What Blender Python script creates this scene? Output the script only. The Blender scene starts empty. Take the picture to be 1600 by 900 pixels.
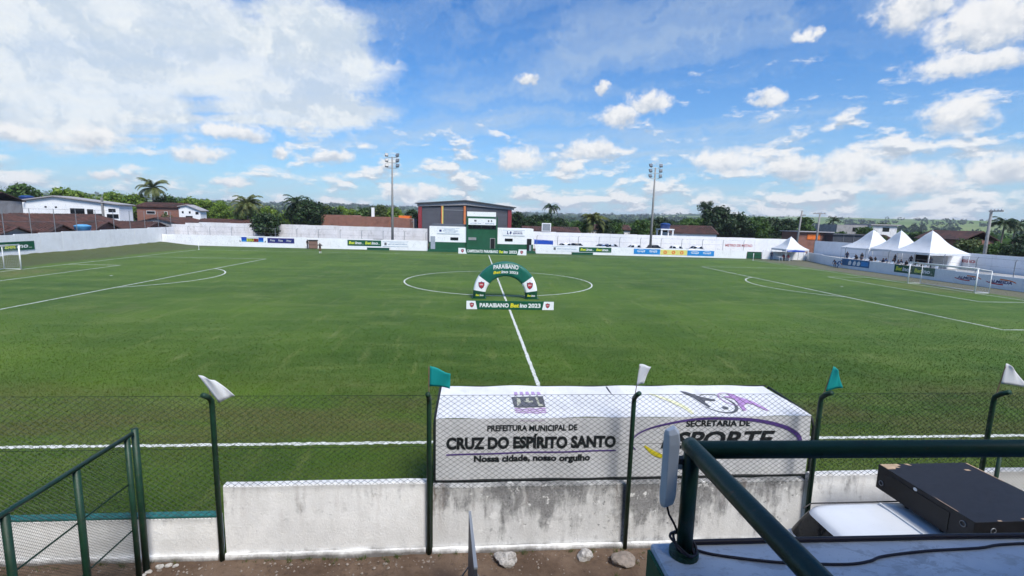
import bpy, bmesh, math, random
import numpy as np
from mathutils import Matrix, Vector
R = math.radians
SC = bpy.context.scene
COL = SC.collection
random.seed(7)
rng = np.random.default_rng(7)

# ------------------------------------------------------------------ camera
cd = bpy.data.cameras.new('camera')
cd.sensor_width = 36.0; cd.lens = 16.789; cd.clip_start = 0.05; cd.clip_end = 30000
cam = bpy.data.objects.new('camera', cd); COL.objects.link(cam)
cam.matrix_world = Matrix(((0.996744, -0.013762, -0.079449, -2.4417),
                           (-0.076692, 0.142431, -0.986829, -12.4241),
                           (0.024896, 0.989709, 0.140912, 6.0595), (0, 0, 0, 1)))
SC.camera = cam

# ------------------------------------------------------------------ sun, sky, exposure
SUN_AZ, SUN_EL = R(152), R(52)          # azimuth clockwise from +Y; the sun stands behind the camera, to its right
sl = bpy.data.lights.new('sun', 'SUN'); sl.energy = 3.5; sl.angle = R(20); sl.color = (1.0, 0.95, 0.87)
sun = bpy.data.objects.new('sun', sl); COL.objects.link(sun)
sdir = Vector((math.sin(SUN_AZ) * math.cos(SUN_EL), math.cos(SUN_AZ) * math.cos(SUN_EL), math.sin(SUN_EL)))
sun.rotation_euler = sdir.to_track_quat('Z', 'Y').to_euler()
sun.location = (60, -60, 120)
SC.view_settings.view_transform = 'Standard'; SC.view_settings.look = 'None'
SC.view_settings.exposure = 0.5; SC.view_settings.gamma = 1.0
SC.cycles.use_denoising = True
SC.cycles.use_adaptive_sampling = True; SC.cycles.adaptive_threshold = 0.02; SC.cycles.adaptive_min_samples = 12
SC.cycles.max_bounces = 4; SC.cycles.diffuse_bounces = 3; SC.cycles.glossy_bounces = 2; SC.cycles.transparent_max_bounces = 4
SC.cycles.volume_bounces = 0


class NT:
    """small helper to write node trees"""
    def __init__(s, tree): s.t = tree; s.n = tree.nodes; s.l = tree.links
    def node(s, kind, **kw):
        x = s.n.new(kind)
        for k, v in kw.items(): setattr(x, k, v)
        return x
    def put(s, sock, v):
        if isinstance(v, bpy.types.NodeSocket): s.l.new(v, sock)
        elif v is not None:
            if sock.type == 'RGBA' and len(v) == 3: v = (*v, 1)
            sock.default_value = v
    def math(s, op, a, b=None, c=None, clamp=False):
        x = s.node('ShaderNodeMath', operation=op, use_clamp=clamp)
        s.put(x.inputs[0], a)
        if b is not None: s.put(x.inputs[1], b)
        if c is not None: s.put(x.inputs[2], c)
        return x.outputs[0]
    def vmath(s, op, a, b=None, out=0):
        x = s.node('ShaderNodeVectorMath', operation=op)
        s.put(x.inputs[0], a)
        if b is not None: s.put(x.inputs[1], b)
        return x.outputs['Value'] if out == 'v' else x.outputs[0]
    def mix(s, f, a, b, blend='MIX'):
        x = s.node('ShaderNodeMix', data_type='RGBA', blend_type=blend)
        s.put(x.inputs[0], f); s.put(x.inputs[6], a); s.put(x.inputs[7], b)
        return x.outputs[2]
    def step(s, v, a, b):
        x = s.node('ShaderNodeMapRange', interpolation_type='SMOOTHSTEP')
        s.put(x.inputs[0], v); x.inputs[1].default_value = a; x.inputs[2].default_value = b
        return x.outputs[0]
    def noise(s, vec, scale, detail=4, rough=.55, dim='3D', out=0, dist=0):
        x = s.node('ShaderNodeTexNoise', noise_dimensions=dim)
        s.put(x.inputs['Vector'], vec); x.inputs['Scale'].default_value = scale
        x.inputs['Detail'].default_value = detail; x.inputs['Roughness'].default_value = rough
        x.inputs['Distortion'].default_value = dist
        return x.outputs[out]
    def noise2(s, vec, scale, detail=4, rough=.55, out=0): return s.noise(vec, scale, detail, rough, '2D', out)
    def comb(s, x, y, z):
        c = s.node('ShaderNodeCombineXYZ')
        for i, v in enumerate((x, y, z)): s.put(c.inputs[i], v)
        return c.outputs[0]
    def sep(s, v):
        c = s.node('ShaderNodeSeparateXYZ'); s.put(c.inputs[0], v)
        return c.outputs
    def scale(s, v, xyz): return s.vmath('MULTIPLY', v, xyz)


def build_world():
    w = bpy.data.worlds.new('World'); SC.world = w; w.use_nodes = True
    w.cycles.sampling_method = 'MANUAL'; w.cycles.sample_map_resolution = 512
    t = NT(w.node_tree); t.n.clear()
    out = t.node('ShaderNodeOutputWorld'); bg = t.node('ShaderNodeBackground')
    t.l.new(bg.outputs[0], out.inputs[0])
    bg.inputs[1].default_value = 0.088
    sky = t.node('ShaderNodeTexSky', sky_type='NISHITA', sun_disc=False)
    sky.sun_elevation = SUN_EL; sky.sun_rotation = SUN_AZ
    sky.altitude = 30; sky.air_density = 1.0; sky.dust_density = 0.6; sky.ozone_density = 3.0
    tint = t.node('ShaderNodeHueSaturation'); tint.inputs['Saturation'].default_value = 1.25
    tint.inputs['Value'].default_value = 1.0
    t.l.new(sky.outputs[0], tint.inputs['Color'])
    blue = t.mix(1.0, tint.outputs[0], (0.44, 1.00, 1.36), 'MULTIPLY')
    d = t.node('ShaderNodeTexCoord').outputs['Generated']
    dx, dy, dz = t.sep(d)
    az = t.math('ARCTAN2', dx, dy); el = t.math('ARCSINE', dz)
    p = t.comb(az, el, 0.0)
    # cloud deck as seen from below: a flat layer, so clouds shrink towards the horizon
    inv = t.math('DIVIDE', 1.0, t.math('ADD', t.math('MAXIMUM', dz, 0.0), 0.055))
    deck = t.comb(t.math('MULTIPLY', dx, inv), t.math('MULTIPLY', dy, inv), 0.0)
    # ---- high veil of cirrus
    wob = t.vmath('SUBTRACT', t.noise2(p, 6.0, 7, .66, out=1), (0.5, 0.5, 0.5))
    pv = t.vmath('ADD', p, t.scale(wob, (.17, .10, 0)))
    veil = None
    for (a, e, sa, se) in ((-.60, .262, .345, .128), (-.30, .268, .155, .118), (-.72, .165, .30, .08), (-.34, .185, .18, .05)):
        v = t.math('SUBTRACT', 1.0, t.vmath('LENGTH', t.scale(t.vmath('SUBTRACT', pv, (a, e, 0)), (1 / sa, 1 / se, 0)), out='v'))
        veil = v if veil is None else t.math('SMOOTH_MAX', veil, v, .12)
    streak = t.noise2(t.vmath('ADD', t.scale(deck, (.55, 1.7, 1)), t.scale(wob, (1.2, 1.2, 0))), 1.3, 7, .62)
    veil_m = t.step(t.math('ADD', veil, t.math('MULTIPLY', t.math('SUBTRACT', streak, .5), .6)), -.04, .34)
    veil_m = t.math('MULTIPLY', veil_m, t.math('ADD', .66, t.math('MULTIPLY', streak, .56)), clamp=True)
    # thin streaks of cirrus everywhere else
    ds = t.node('ShaderNodeVectorRotate', rotation_type='Z_AXIS'); t.put(ds.inputs['Vector'], deck); ds.inputs['Angle'].default_value = R(35)
    thin = t.noise2(t.vmath('ADD', t.scale(ds.outputs[0], (.22, .9, 1)), t.scale(wob, (.8, .8, 0))), 1.15, 7, .6)
    thin_m = t.math('MULTIPLY', t.step(thin, .42, .82), .58)
    # milky air towards the horizon
    low = t.math('MULTIPLY', t.math('POWER', t.math('SUBTRACT', 1.0, t.math('MAXIMUM', dz, 0.0)), 5.5), .80)
    # ---- cumulus: single heaps
    wob2 = t.vmath('SUBTRACT', t.noise2(p, 16.0, 6, .60, out=1), (0.5, 0.5, 0.5))
    wob3 = t.vmath('SUBTRACT', t.noise2(p, 60.0, 4, .60, out=1), (0.5, 0.5, 0.5))
    pc = t.vmath('ADD', t.vmath('ADD', p, t.scale(wob2, (.055, .034, 0))), t.scale(wob3, (.012, .009, 0)))
    F = V = None
    for (a, e, sa, se) in [(0.281, 0.203, 0.044, 0.021), (0.337, 0.225, 0.046, 0.023), (0.087, 0.121, 0.061, 0.025), (-0.285, 0.109, 0.052, 0.013),
                           (-0.361, 0.111, 0.021, 0.011), (0.2, 0.109, 0.033, 0.015), (0.228, 0.145, 0.057, 0.02), (0.545, 0.223, 0.03, 0.018),
                           (0.804, 0.171, 0.048, 0.027), (0.733, 0.326, 0.055, 0.034), (0.823, 0.29, 0.075, 0.042), (0.812, 0.242, 0.075, 0.021),
                           (0.105, 0.273, 0.026, 0.010), (0.247, 0.257, 0.015, 0.012), (0.595, 0.314, 0.022, 0.010), (-0.629, 0.109, 0.036, 0.021),
                           (-0.702, 0.104, 0.043, 0.014), (-0.439, 0.141, 0.06, 0.015), (-0.493, 0.099, 0.057, 0.014), (-0.62, 0.055, 0.024, 0.010),
                           (-0.453, 0.055, 0.03, 0.011), (0.491, 0.12, 0.082, 0.024), (0.681, 0.101, 0.06, 0.031), (0.857, 0.092, 0.045, 0.026),
                           (0.758, 0.08, 0.07, 0.03), (-0.088, 0.05, 0.031, 0.014), (-0.151, 0.05, 0.037, 0.018), (0.597, 0.104, 0.055, 0.022)]:
        q = t.scale(t.vmath('SUBTRACT', pc, (a, e, 0)), (1 / (sa * 1.12), 1 / (se * 1.12), 0))
        f = t.math('SUBTRACT', 1.0, t.vmath('LENGTH', q, out='v'))
        vy = t.sep(q)[1]
        if F is None: F, V = f, vy
        else:
            g = t.math('GREATER_THAN', f, F)
            V = t.math('ADD', V, t.math('MULTIPLY', g, t.math('SUBTRACT', vy, V)))
            F = t.math('MAXIMUM', F, f)
    ero = t.noise2(t.scale(p, (1, 1.25, 1)), 42.0, 7, .62)
    heap = t.step(t.math('ADD', F, t.math('MULTIPLY', t.math('SUBTRACT', ero, .52), .95)), -.10, .55)
    heap_sh = t.step(t.math('ADD', V, t.math('ADD', t.math('MULTIPLY', t.sep(wob2)[0], 1.4), t.math('MULTIPLY', t.math('SUBTRACT', ero, .5), 2.2))), -.95, .45)
    # ---- cumulus: the far field of small clouds, thicker low down
    fz = t.vmath('ADD', t.scale(p, (1.0, 2.6, 1)), t.scale(wob3, (.012, .012, 0)))
    fld = t.noise2(fz, 13.0, 8, .60)
    fld_up = t.noise2(t.vmath('ADD', fz, (0, .030, 0)), 13.0, 5, .60)
    big = t.noise2(t.scale(p, (1, 2.0, 1)), 1.55, 2, .5)
    cover = t.math('ADD', t.math('MULTIPLY', t.math('SUBTRACT', .115, el), 1.5), t.math('MULTIPLY', t.math('SUBTRACT', big, .5), .30))
    cover = t.math('ADD', cover, t.math('MULTIPLY', t.math('SINE', t.math('ADD', az, -.25)), .13))
    cov = t.math('ADD', fld, t.math('MINIMUM', cover, .12))
    field = t.step(cov, .47, .68)
    field_sh = t.step(t.math('SUBTRACT', fld, fld_up), -.085, .075)
    # ---- colours (radiance before the 0.1 strength)
    WHITE, GREY, VEIL = (7.7, 7.7, 7.7), (4.2, 4.75, 5.5), (6.0, 6.7, 7.3)
    c = t.mix(low, blue, (4.5, 5.5, 6.4))
    c = t.mix(thin_m, c, (4.6, 5.5, 6.4))
    mot = t.noise2(t.vmath('ADD', t.scale(p, (2.2, 5.0, 1)), t.scale(wob, (.9, .9, 0))), 2.6, 6, .6)
    c = t.mix(veil_m, c, t.mix(t.step(mot, .36, .60), (5.0, 5.8, 6.7), (6.9, 7.3, 7.6)))
    c = t.mix(t.math('MULTIPLY', field, .93), c, t.mix(field_sh, GREY, WHITE))
    c = t.mix(t.math('MULTIPLY', heap, .95), c, t.mix(heap_sh, (4.7, 5.2, 5.9), WHITE))
    t.l.new(c, bg.inputs[0])

build_world()

# ------------------------------------------------------------------ materials
def new_mat(name):
    m = bpy.data.materials.new(name); m.use_nodes = True
    t = NT(m.node_tree); b = m.node_tree.nodes['Principled BSDF']
    t.pos = t.node('ShaderNodeNewGeometry').outputs['Position']
    return m, t, b

def mat(name, col, rough=.6, var=.10, scale=2.0, bump=0.0, bscale=40.0, metal=0.0, spec=.4, emit=None, dirt=0.0, chip=0.0):
    m, t, b = new_mat(name)
    n = t.noise(t.pos, scale, 5, .6)
    lo = tuple(c * (1 - var) for c in col); hi = tuple(min(1, c * (1 + var)) for c in col)
    c = t.mix(t.step(n, .3, .7), lo, hi)
    if dirt:
        dn = t.step(t.noise(t.scale(t.pos, (1, 1, .35)), 1.7, 7, .68), .50, .74)
        c = t.mix(t.math('MULTIPLY', dn, dirt), c, (.13, .115, .095))
    if chip:
        cn = t.step(t.noise(t.pos, 22, 7, .75), .60, .66)
        c = t.mix(t.math('MULTIPLY', cn, chip), c, (.10, .055, .032))
        c = t.mix(t.math('MULTIPLY', t.step(t.noise(t.scale(t.pos, (1, 1, .3)), 6, 5, .7), .5, .75), chip * .6), c, (.055, .075, .065))
    t.l.new(c, b.inputs['Base Color'])
    b.inputs['Roughness'].default_value = rough; b.inputs['Metallic'].default_value = metal
    b.inputs['Specular IOR Level'].default_value = spec
    if bump:
        bp = t.node('ShaderNodeBump'); bp.inputs['Strength'].default_value = bump; bp.inputs['Distance'].default_value = .02
        t.l.new(t.noise(t.pos, bscale, 5, .6), bp.inputs['Height']); t.l.new(bp.outputs[0], b.inputs['Normal'])
    return m

M = {}
def m_(key, *a, **k): M[key] = mat(key, *a, **k)
m_('white_wall', (.83, .83, .84), .85, .04, .7, .2, 12, dirt=.13)
m_('old_wall', (.68, .67, .68), .9, .08, .6, .3, 8, dirt=.45)
m_('white_paint', (.78, .78, .78), .5, .04, 3, dirt=.06)
m_('white_plastic', (.80, .80, .80), .4, .03)
m_('white_sheet', (.80, .81, .83), .6, .04, 1.5)
m_('tent_fabric', (.66, .67, .69), .55, .06, 1.2, .3, 3, dirt=.12)
m_('green_paint', (.007, .036, .024), .36, .15, 6, .12, 70, spec=.45, chip=.35)
m_('post_green', (.010, .042, .024), .5, .2, 8, .15, 60, chip=.6)
m_('wire_green', (.008, .022, .016), .5, .2)
m_('teal_paint', (.02, .16, .15), .5, .2, 5)
m_('pavilion_green', (.010, .085, .042), .7, .12, .8, .1, 20)
m_('banner_green', (.006, .085, .040), .5, .08, 2)
m_('arch_green', (.010, .115, .080), .42, .10, 2)
m_('arch_dark', (.006, .06, .028), .45, .1, 2)
m_('ink', (.012, .012, .015), .6, .05)
m_('navy', (.015, .022, .15), .5, .1)
m_('royal_blue', (.012, .07, .42), .5, .1)
m_('sky_blue', (.02, .24, .60), .5, .1)
m_('sea_blue', (.012, .13, .30), .5, .15)
m_('yellow', (.72, .62, .03), .5, .06)
m_('lemon', (.62, .68, .05), .5, .06)
m_('cream', (.72, .66, .20), .5, .06)
m_('red', (.45, .02, .025), .5, .1)
m_('crest_red', (.42, .025, .04), .5, .1)
m_('crest_navy', (.05, .02, .06), .5, .1)
m_('orange', (.72, .17, .03), .6, .1)
m_('purple', (.10, .05, .24), .6, .1)
m_('orchid', (.42, .24, .50), .6, .1)
m_('lilac', (.40, .28, .50), .6, .1)
m_('olive_print', (.45, .45, .36), .6, .1)
m_('pale_yellow', (.78, .77, .50), .6, .05)
m_('flag_teal', (.01, .33, .33), .6, .08)
m_('flag_white', (.82, .83, .86), .6, .04)
m_('black_rubber', (.012, .012, .014), .55, .1)
m_('cable', (.012, .010, .022), .5, .1)
m_('black_box', (.014, .014, .018), .55, .25, 9, .15, 90)
m_('raw_wood', (.42, .30, .20), .8, .2, 14)
m_('car_white', (.72, .74, .77), .22, .02, 3, spec=.55)
m_('car_silver', (.42, .44, .47), .28, .03, 3, metal=.4)
m_('car_black', (.02, .02, .024), .2, .1, 3)
m_('car_blue', (.03, .07, .18), .22, .1, 3)
m_('car_red', (.25, .02, .02), .25, .1, 3)
m_('glass_dark', (.008, .010, .013), .08, .1, spec=.4)
m_('tyre', (.02, .02, .02), .85, .1)
m_('rim', (.45, .45, .47), .35, .05, metal=.7)
m_('lamp_glass', (.6, .62, .66), .12, .05)
m_('lens_dark', (.16, .18, .21), .25, .05)
m_('steel', (.28, .29, .31), .45, .12, 4, metal=.5)
m_('pole_concrete', (.25, .245, .24), .85, .12, 3, .2, 25)
m_('lamp_body', (.12, .13, .15), .45, .1, metal=.3)
m_('panel_grey', (.055, .06, .075), .55, .08, 5)
m_('pale_edge', (.25, .27, .30), .5, .05)
m_('warehouse_grey', (.085, .087, .105), .6, .08, .8)
m_('warehouse_red', (.25, .035, .045), .6, .1)
m_('warehouse_orange', (.62, .20, .07), .6, .1)
m_('roof_sheet', (.09, .10, .12), .5, .1, .5)
m_('fascia', (.36, .34, .35), .7, .1)
m_('concrete', (.34, .34, .34), .9, .15, 2, .3, 20, dirt=.3)
m_('render_grey', (.30, .29, .29), .9, .15, 1, .2, 10, dirt=.4)
m_('door_grey', (.33, .36, .42), .5, .06)
m_('dark_opening', (.01, .01, .012), .9, .1)
m_('tank_blue', (.012, .05, .20), .4, .1, 2)
m_('tank_light', (.10, .32, .56), .4, .1, 2)
m_('wood', (.22, .13, .10), .8, .2, 6)
m_('stone', (.42, .40, .38), .95, .35, 18, .8, 30)
m_('stone_tan', (.26, .22, .19), .95, .25, 10, .7, 30)
m_('trunk', (.07, .055, .042), .95, .25, 4, .5, 12)
m_('palm_trunk', (.17, .14, .11), .95, .25, 5, .5, 10)
m_('skin', (.16, .08, .05), .6, .06)
m_('cloth_black', (.015, .015, .018), .85, .1)
m_('cloth_blue', (.02, .08, .20), .85, .1)
m_('cloth_navy', (.012, .02, .05), .85, .1)
m_('cloth_red', (.20, .02, .03), .85, .1)
m_('cloth_white', (.75, .75, .75), .85, .05)
m_('cloth_grey', (.10, .10, .12), .85, .1)
m_('hair', (.012, .010, .009), .8, .1)
m_('net', (.55, .55, .57), .7, .05)
m_('antenna_white', (.66, .69, .72), .45, .03)


def leaf_mat(name, dark, light, trans=.25):
    m, t, b = new_mat(name)
    g = t.n['Geometry'] if 'Geometry' in t.n else t.node('ShaderNodeNewGeometry')
    r = g.outputs['Random Per Island']
    big = t.noise(t.pos, .55, 3, .6)
    f = t.math('ADD', t.math('MULTIPLY', r, .6), t.math('MULTIPLY', big, .5))
    t.l.new(t.mix(t.step(f, .2, .95), dark, light), b.inputs['Base Color'])
    b.inputs['Roughness'].default_value = .55; b.inputs['Specular IOR Level'].default_value = .3
    tr = t.node('ShaderNodeBsdfTranslucent'); t.put(tr.inputs[0], light)
    mx = t.node('ShaderNodeMixShader'); mx.inputs[0].default_value = trans
    t.l.new(b.outputs[0], mx.inputs[1]); t.l.new(tr.outputs[0], mx.inputs[2])
    t.l.new(mx.outputs[0], t.n['Material Output'].inputs[0])
    M[name] = m
leaf_mat('leaf_dark', (.012, .028, .010), (.035, .070, .020), .12)
leaf_mat('leaf_mid', (.030, .070, .014), (.090, .165, .032), .25)
leaf_mat('leaf_bright', (.075, .150, .020), (.24, .33, .050), .35)
leaf_mat('leaf_olive', (.045, .075, .020), (.13, .16, .050), .2)
leaf_mat('leaf_palm', (.055, .085, .022), (.20, .21, .070), .3)
leaf_mat('leaf_palm_dark', (.015, .034, .012), (.045, .080, .025), .15)


def grass_colour(t):
    """colour of the turf at a world position, shared by the ground sheet and the blades"""
    x, y, z = t.sep(t.pos)
    n1 = t.noise(t.scale(t.pos, (.45, 1, 1)), .20, 4, .6); n2 = t.noise(t.pos, 1.1, 5, .65); n3 = t.noise(t.pos, 7.0, 5, .7)
    n0 = t.noise(t.scale(t.pos, (.35, 1.0, 1)), .55, 6, .7)
    big = t.noise(t.scale(t.pos, (.6, 1, 1)), .055, 4, .6)
    c = t.mix(t.step(n1, .28, .72), (.033, .074, .0055), (.056, .112, .0085))
    c = t.mix(t.step(big, .30, .70), t.mix(1.0, c, (.64, .74, .74), 'MULTIPLY'), t.mix(1.0, c, (1.42, 1.24, 1.1), 'MULTIPLY'))
    band = t.math('SINE', t.math('ADD', t.math('MULTIPLY', x, 1.15), t.math('MULTIPLY', n1, 2.0)))     # faint mowing bands goal to goal
    c = t.mix(t.math('MULTIPLY', t.step(band, -.7, .7), .42), c, t.mix(1.0, c, (1.35, 1.22, 1.2), 'MULTIPLY'))
    c = t.mix(t.math('MULTIPLY', t.step(n2, .42, .80), .45), c, (.070, .116, .014))
    c = t.mix(t.math('MULTIPLY', t.step(n0, .45, .72), .85), c, (.100, .142, .028))
    drag = t.noise(t.scale(t.pos, (1.6, .22, 1)), .9, 5, .7)
    c = t.mix(t.math('MULTIPLY', t.step(drag, .53, .74), .70), c, (.130, .160, .042))
    c = t.mix(t.math('MULTIPLY', t.step(n3, .50, .80), .16), c, (.030, .060, .006))
    # worn, dry turf along the near touchline and by the corners
    wear = t.math('MULTIPLY', t.step(t.math('ABSOLUTE', t.math('SUBTRACT', y, 1.9)), 4.6, .3), t.step(t.noise(t.scale(t.pos, (.30, 1, 1)), .40, 6, .7), .40, .60))
    c = t.mix(t.math('MULTIPLY', wear, .70), c, t.mix(t.step(n3, .3, .7), (.125, .092, .036), (.060, .074, .016)))
    gm = t.math('MULTIPLY', t.step(t.math('ABSOLUTE', t.math('SUBTRACT', t.math('ABSOLUTE', x), 45.2)), 4.0, .5), t.step(t.math('ABSOLUTE', t.math('SUBTRACT', y, 34.6)), 6.5, 1.0))
    c = t.mix(t.math('MULTIPLY', gm, t.math('MULTIPLY', t.step(n2, .3, .6), .6)), c, (.15, .12, .05))
    spots = t.step(t.noise(t.pos, .09, 5, .7), .60, .72)
    c = t.mix(t.math('MULTIPLY', spots, .5), c, (.11, .115, .045))
    return c, x, y, n2, n3

def make_turf():
    m, t, b = new_mat('turf')
    c, x, y, n2, n3 = grass_colour(t)
    wob = t.math('ADD', t.math('MULTIPLY', t.math('SUBTRACT', n2, .5), 3.0), t.math('MULTIPLY', t.math('SUBTRACT', t.noise(t.pos, .25, 3, .6), .5), 4.0))
    soil = t.mix(t.step(n3, .3, .7), (.105, .085, .066), (.165, .140, .110))
    right = t.math('MULTIPLY', t.step(t.math('ADD', x, wob), 47.6, 49.0), t.step(y, 22, 30))
    c = t.mix(t.math('MULTIPLY', right, .92), c, soil)
    left = t.math('MULTIPLY', t.step(t.math('ADD', x, wob), -48.4, -50.4), t.step(n2, .15, .5))
    c = t.mix(t.math('MULTIPLY', left, .82), c, t.mix(t.step(n3, .3, .7), (.040, .046, .016), (.085, .070, .036)))
    far = t.step(t.math('ADD', t.math('SUBTRACT', y, t.math('MULTIPLY', x, -.055)), t.math('MULTIPLY', wob, .5)), 71.6, 73.0)
    c = t.mix(t.math('MULTIPLY', far, .55), c, (.040, .058, .026))
    t.l.new(c, b.inputs['Base Color']); b.inputs['Roughness'].default_value = .75; b.inputs['Specular IOR Level'].default_value = .18
    b.inputs['Sheen Weight'].default_value = .20; b.inputs['Sheen Roughness'].default_value = .35; b.inputs['Sheen Tint'].default_value = (.70, .85, .30, 1)
    bp = t.node('ShaderNodeBump'); bp.inputs['Strength'].default_value = .35; bp.inputs['Distance'].default_value = .03
    h = t.math('ADD', t.noise(t.pos, 26, 6, .75), t.math('MULTIPLY', t.noise(t.pos, 5, 4, .6), .8))
    t.l.new(h, bp.inputs['Height']); t.l.new(bp.outputs[0], b.inputs['Normal'])
    M['turf'] = m
    m, t, b = new_mat('blade')
    c, x, y, n2, n3 = grass_colour(t)
    r = t.node('ShaderNodeNewGeometry').outputs['Random Per Island']
    c = t.mix(t.math('MULTIPLY', t.math('SUBTRACT', 1, r), .30), c, (.032, .062, .008))
    c = t.mix(t.math('MULTIPLY', t.step(r, .80, 1.0), .7), c, (.125, .160, .045))
    t.l.new(c, b.inputs['Base Color']); b.inputs['Roughness'].default_value = .6; b.inputs['Specular IOR Level'].default_value = .25
    M['blade'] = m
make_turf()

def make_chalk():
    m, t, b = new_mat('chalk')
    n = t.noise(t.pos, 9, 6, .75); n2 = t.noise(t.pos, 45, 3, .7)
    f = t.math('ADD', t.math('MULTIPLY', n, .6), t.math('MULTIPLY', n2, .5))
    t.l.new(t.mix(t.step(f, .44, .58), (.16, .19, .11), (.70, .71, .68)), b.inputs['Base Color'])
    b.inputs['Roughness'].default_value = .9
    bp = t.node('ShaderNodeBump'); bp.inputs['Strength'].default_value = .6; bp.inputs['Distance'].default_value = .02
    t.l.new(n2, bp.inputs['Height']); t.l.new(bp.outputs[0], b.inputs['Normal'])
    M['chalk'] = m
make_chalk()

def make_soil():
    m, t, b = new_mat('soil')
    n1 = t.noise(t.pos, .9, 5, .65); n2 = t.noise(t.pos, 6, 6, .7); n3 = t.noise(t.pos, 40, 4, .7)
    c = t.mix(t.step(n1, .35, .65), (.105, .070, .050), (.185, .130, .094))
    c = t.mix(t.math('MULTIPLY', t.step(n2, .5, .72), .6), c, (.055, .038, .028))
    c = t.mix(t.math('MULTIPLY', t.step(n3, .60, .75), .5), c, (.24, .19, .15))
    t.l.new(c, b.inputs['Base Color']); b.inputs['Roughness'].default_value = .95; b.inputs['Specular IOR Level'].default_value = .15
    bp = t.node('ShaderNodeBump'); bp.inputs['Strength'].default_value = .9; bp.inputs['Distance'].default_value = .04
    t.l.new(t.math('ADD', n2, t.math('MULTIPLY', n3, .4)), bp.inputs['Height']); t.l.new(bp.outputs[0], b.inputs['Normal'])
    M['soil'] = m
make_soil()

def make_terrain_mat():
    m, t, b = new_mat('countryside')
    x, y, z = t.sep(t.pos)
    n1 = t.noise(t.pos, .004, 5, .6); n2 = t.noise(t.pos, .05, 6, .7)
    wood = t.mix(t.step(n2, .3, .7), (.016, .036, .014), (.050, .090, .028))
    field = t.mix(t.step(t.noise(t.pos, .002, 2, .5), .4, .6), (.13, .20, .055), (.20, .25, .09))
    azr = t.math('ARCTAN2', x, y)
    k = t.step(t.math('ADD', n1, t.math('MULTIPLY', t.step(azr, .42, .75), .24)), .50, .60)
    c = t.mix(k, wood, field)
    dist = t.vmath('LENGTH', t.comb(x, t.math('SUBTRACT', y, 30), 0), out='v')
    near = t.mix(t.step(t.noise(t.pos, .08, 5, .7), .4, .6), (.055, .075, .030), (.13, .10, .07))
    c = t.mix(t.step(dist, 330, 170), c, near)
    t.l.new(c, b.inputs['Base Color']); b.inputs['Roughness'].default_value = .95; b.inputs['Specular IOR Level'].default_value = .1
    bp = t.node('ShaderNodeBump'); bp.inputs['Strength'].default_value = 1.0; bp.inputs['Distance'].default_value = 6.0
    t.l.new(n2, bp.inputs['Height']); t.l.new(bp.outputs[0], b.inputs['Normal'])
    M['countryside'] = m
make_terrain_mat()

def make_stained(name, amount, base=(.60, .61, .63)):
    """old limewash: rain streaks from the coping, flaked patches, mould"""
    m, t, b = new_mat(name)
    x, y, z = t.sep(t.pos)
    w = t.vmath('SUBTRACT', t.noise(t.pos, 2.2, 5, .65, out=1), (.5, .5, .5))
    ps = t.vmath('ADD', t.pos, t.scale(w, (.22, .22, .22)))
    streak = t.noise(t.scale(ps, (5.5, 1, .55)), 1.4, 6, .65)
    blot = t.noise(t.scale(ps, (1, 1, .8)), 1.25, 8, .72)
    fine = t.noise(t.pos, 24, 5, .75)
    top = t.step(z, .15, 1.25)
    patchy = t.noise(t.scale(t.pos, (.5, 1, .9)), .9, 3, .6)
    s = t.math('ADD', t.math('MULTIPLY', streak, .30), t.math('ADD', t.math('MULTIPLY', blot, .60), t.math('MULTIPLY', patchy, .30)))
    s = t.math('ADD', s, t.math('MULTIPLY', t.math('SUBTRACT', top, .5), .13))
    grime = t.math('MULTIPLY', t.step(s, .555 + (1 - amount) * .15, .70 + (1 - amount) * .17), .85)
    c = t.mix(t.step(blot, .35, .7), tuple(v * .88 for v in base), tuple(min(.9, v * 1.12) for v in base))
    c = t.mix(grime, c, t.mix(t.step(fine, .35, .65), (.085, .085, .09), (.22, .22, .225)))
    rust = t.math('MULTIPLY', t.step(t.noise(t.scale(ps, (3.2, 1, .35)), 1.1, 5, .6), .54, .70), .7 * amount)
    c = t.mix(t.math('MULTIPLY', rust, top), c, (.16, .10, .075))
    flake = t.math('MULTIPLY', t.step(t.noise(t.pos, 5.5, 7, .8), .585, .62), t.step(patchy, .42, .58))
    c = t.mix(t.math('MULTIPLY', flake, .75 * amount), c, (.10, .105, .11))
    lime2 = t.step(t.noise(t.vmath('ADD', t.pos, (7, 3, 1)), 3.5, 7, .75), .60, .63)
    c = t.mix(t.math('MULTIPLY', lime2, .8 * amount), c, (.80, .80, .80))
    foot = t.math('MULTIPLY', t.step(t.math('ADD', z, t.math('MULTIPLY', t.math('SUBTRACT', blot, .5), .35)), .13, .0), .8)
    c = t.mix(foot, c, (.06, .05, .045))
    t.l.new(c, b.inputs['Base Color']); b.inputs['Roughness'].default_value = .9; b.inputs['Specular IOR Level'].default_value = .2
    bp = t.node('ShaderNodeBump'); bp.inputs['Strength'].default_value = .5; bp.inputs['Distance'].default_value = .02
    t.l.new(t.math('ADD', fine, t.math('ADD', blot, t.math('MULTIPLY', flake, -.4))), bp.inputs['Height']); t.l.new(bp.outputs[0], b.inputs['Normal'])
    M[name] = m
make_stained('stained_lime', 1.0, (.70, .70, .70))
make_stained('lime', .30, (.85, .85, .85))

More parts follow.
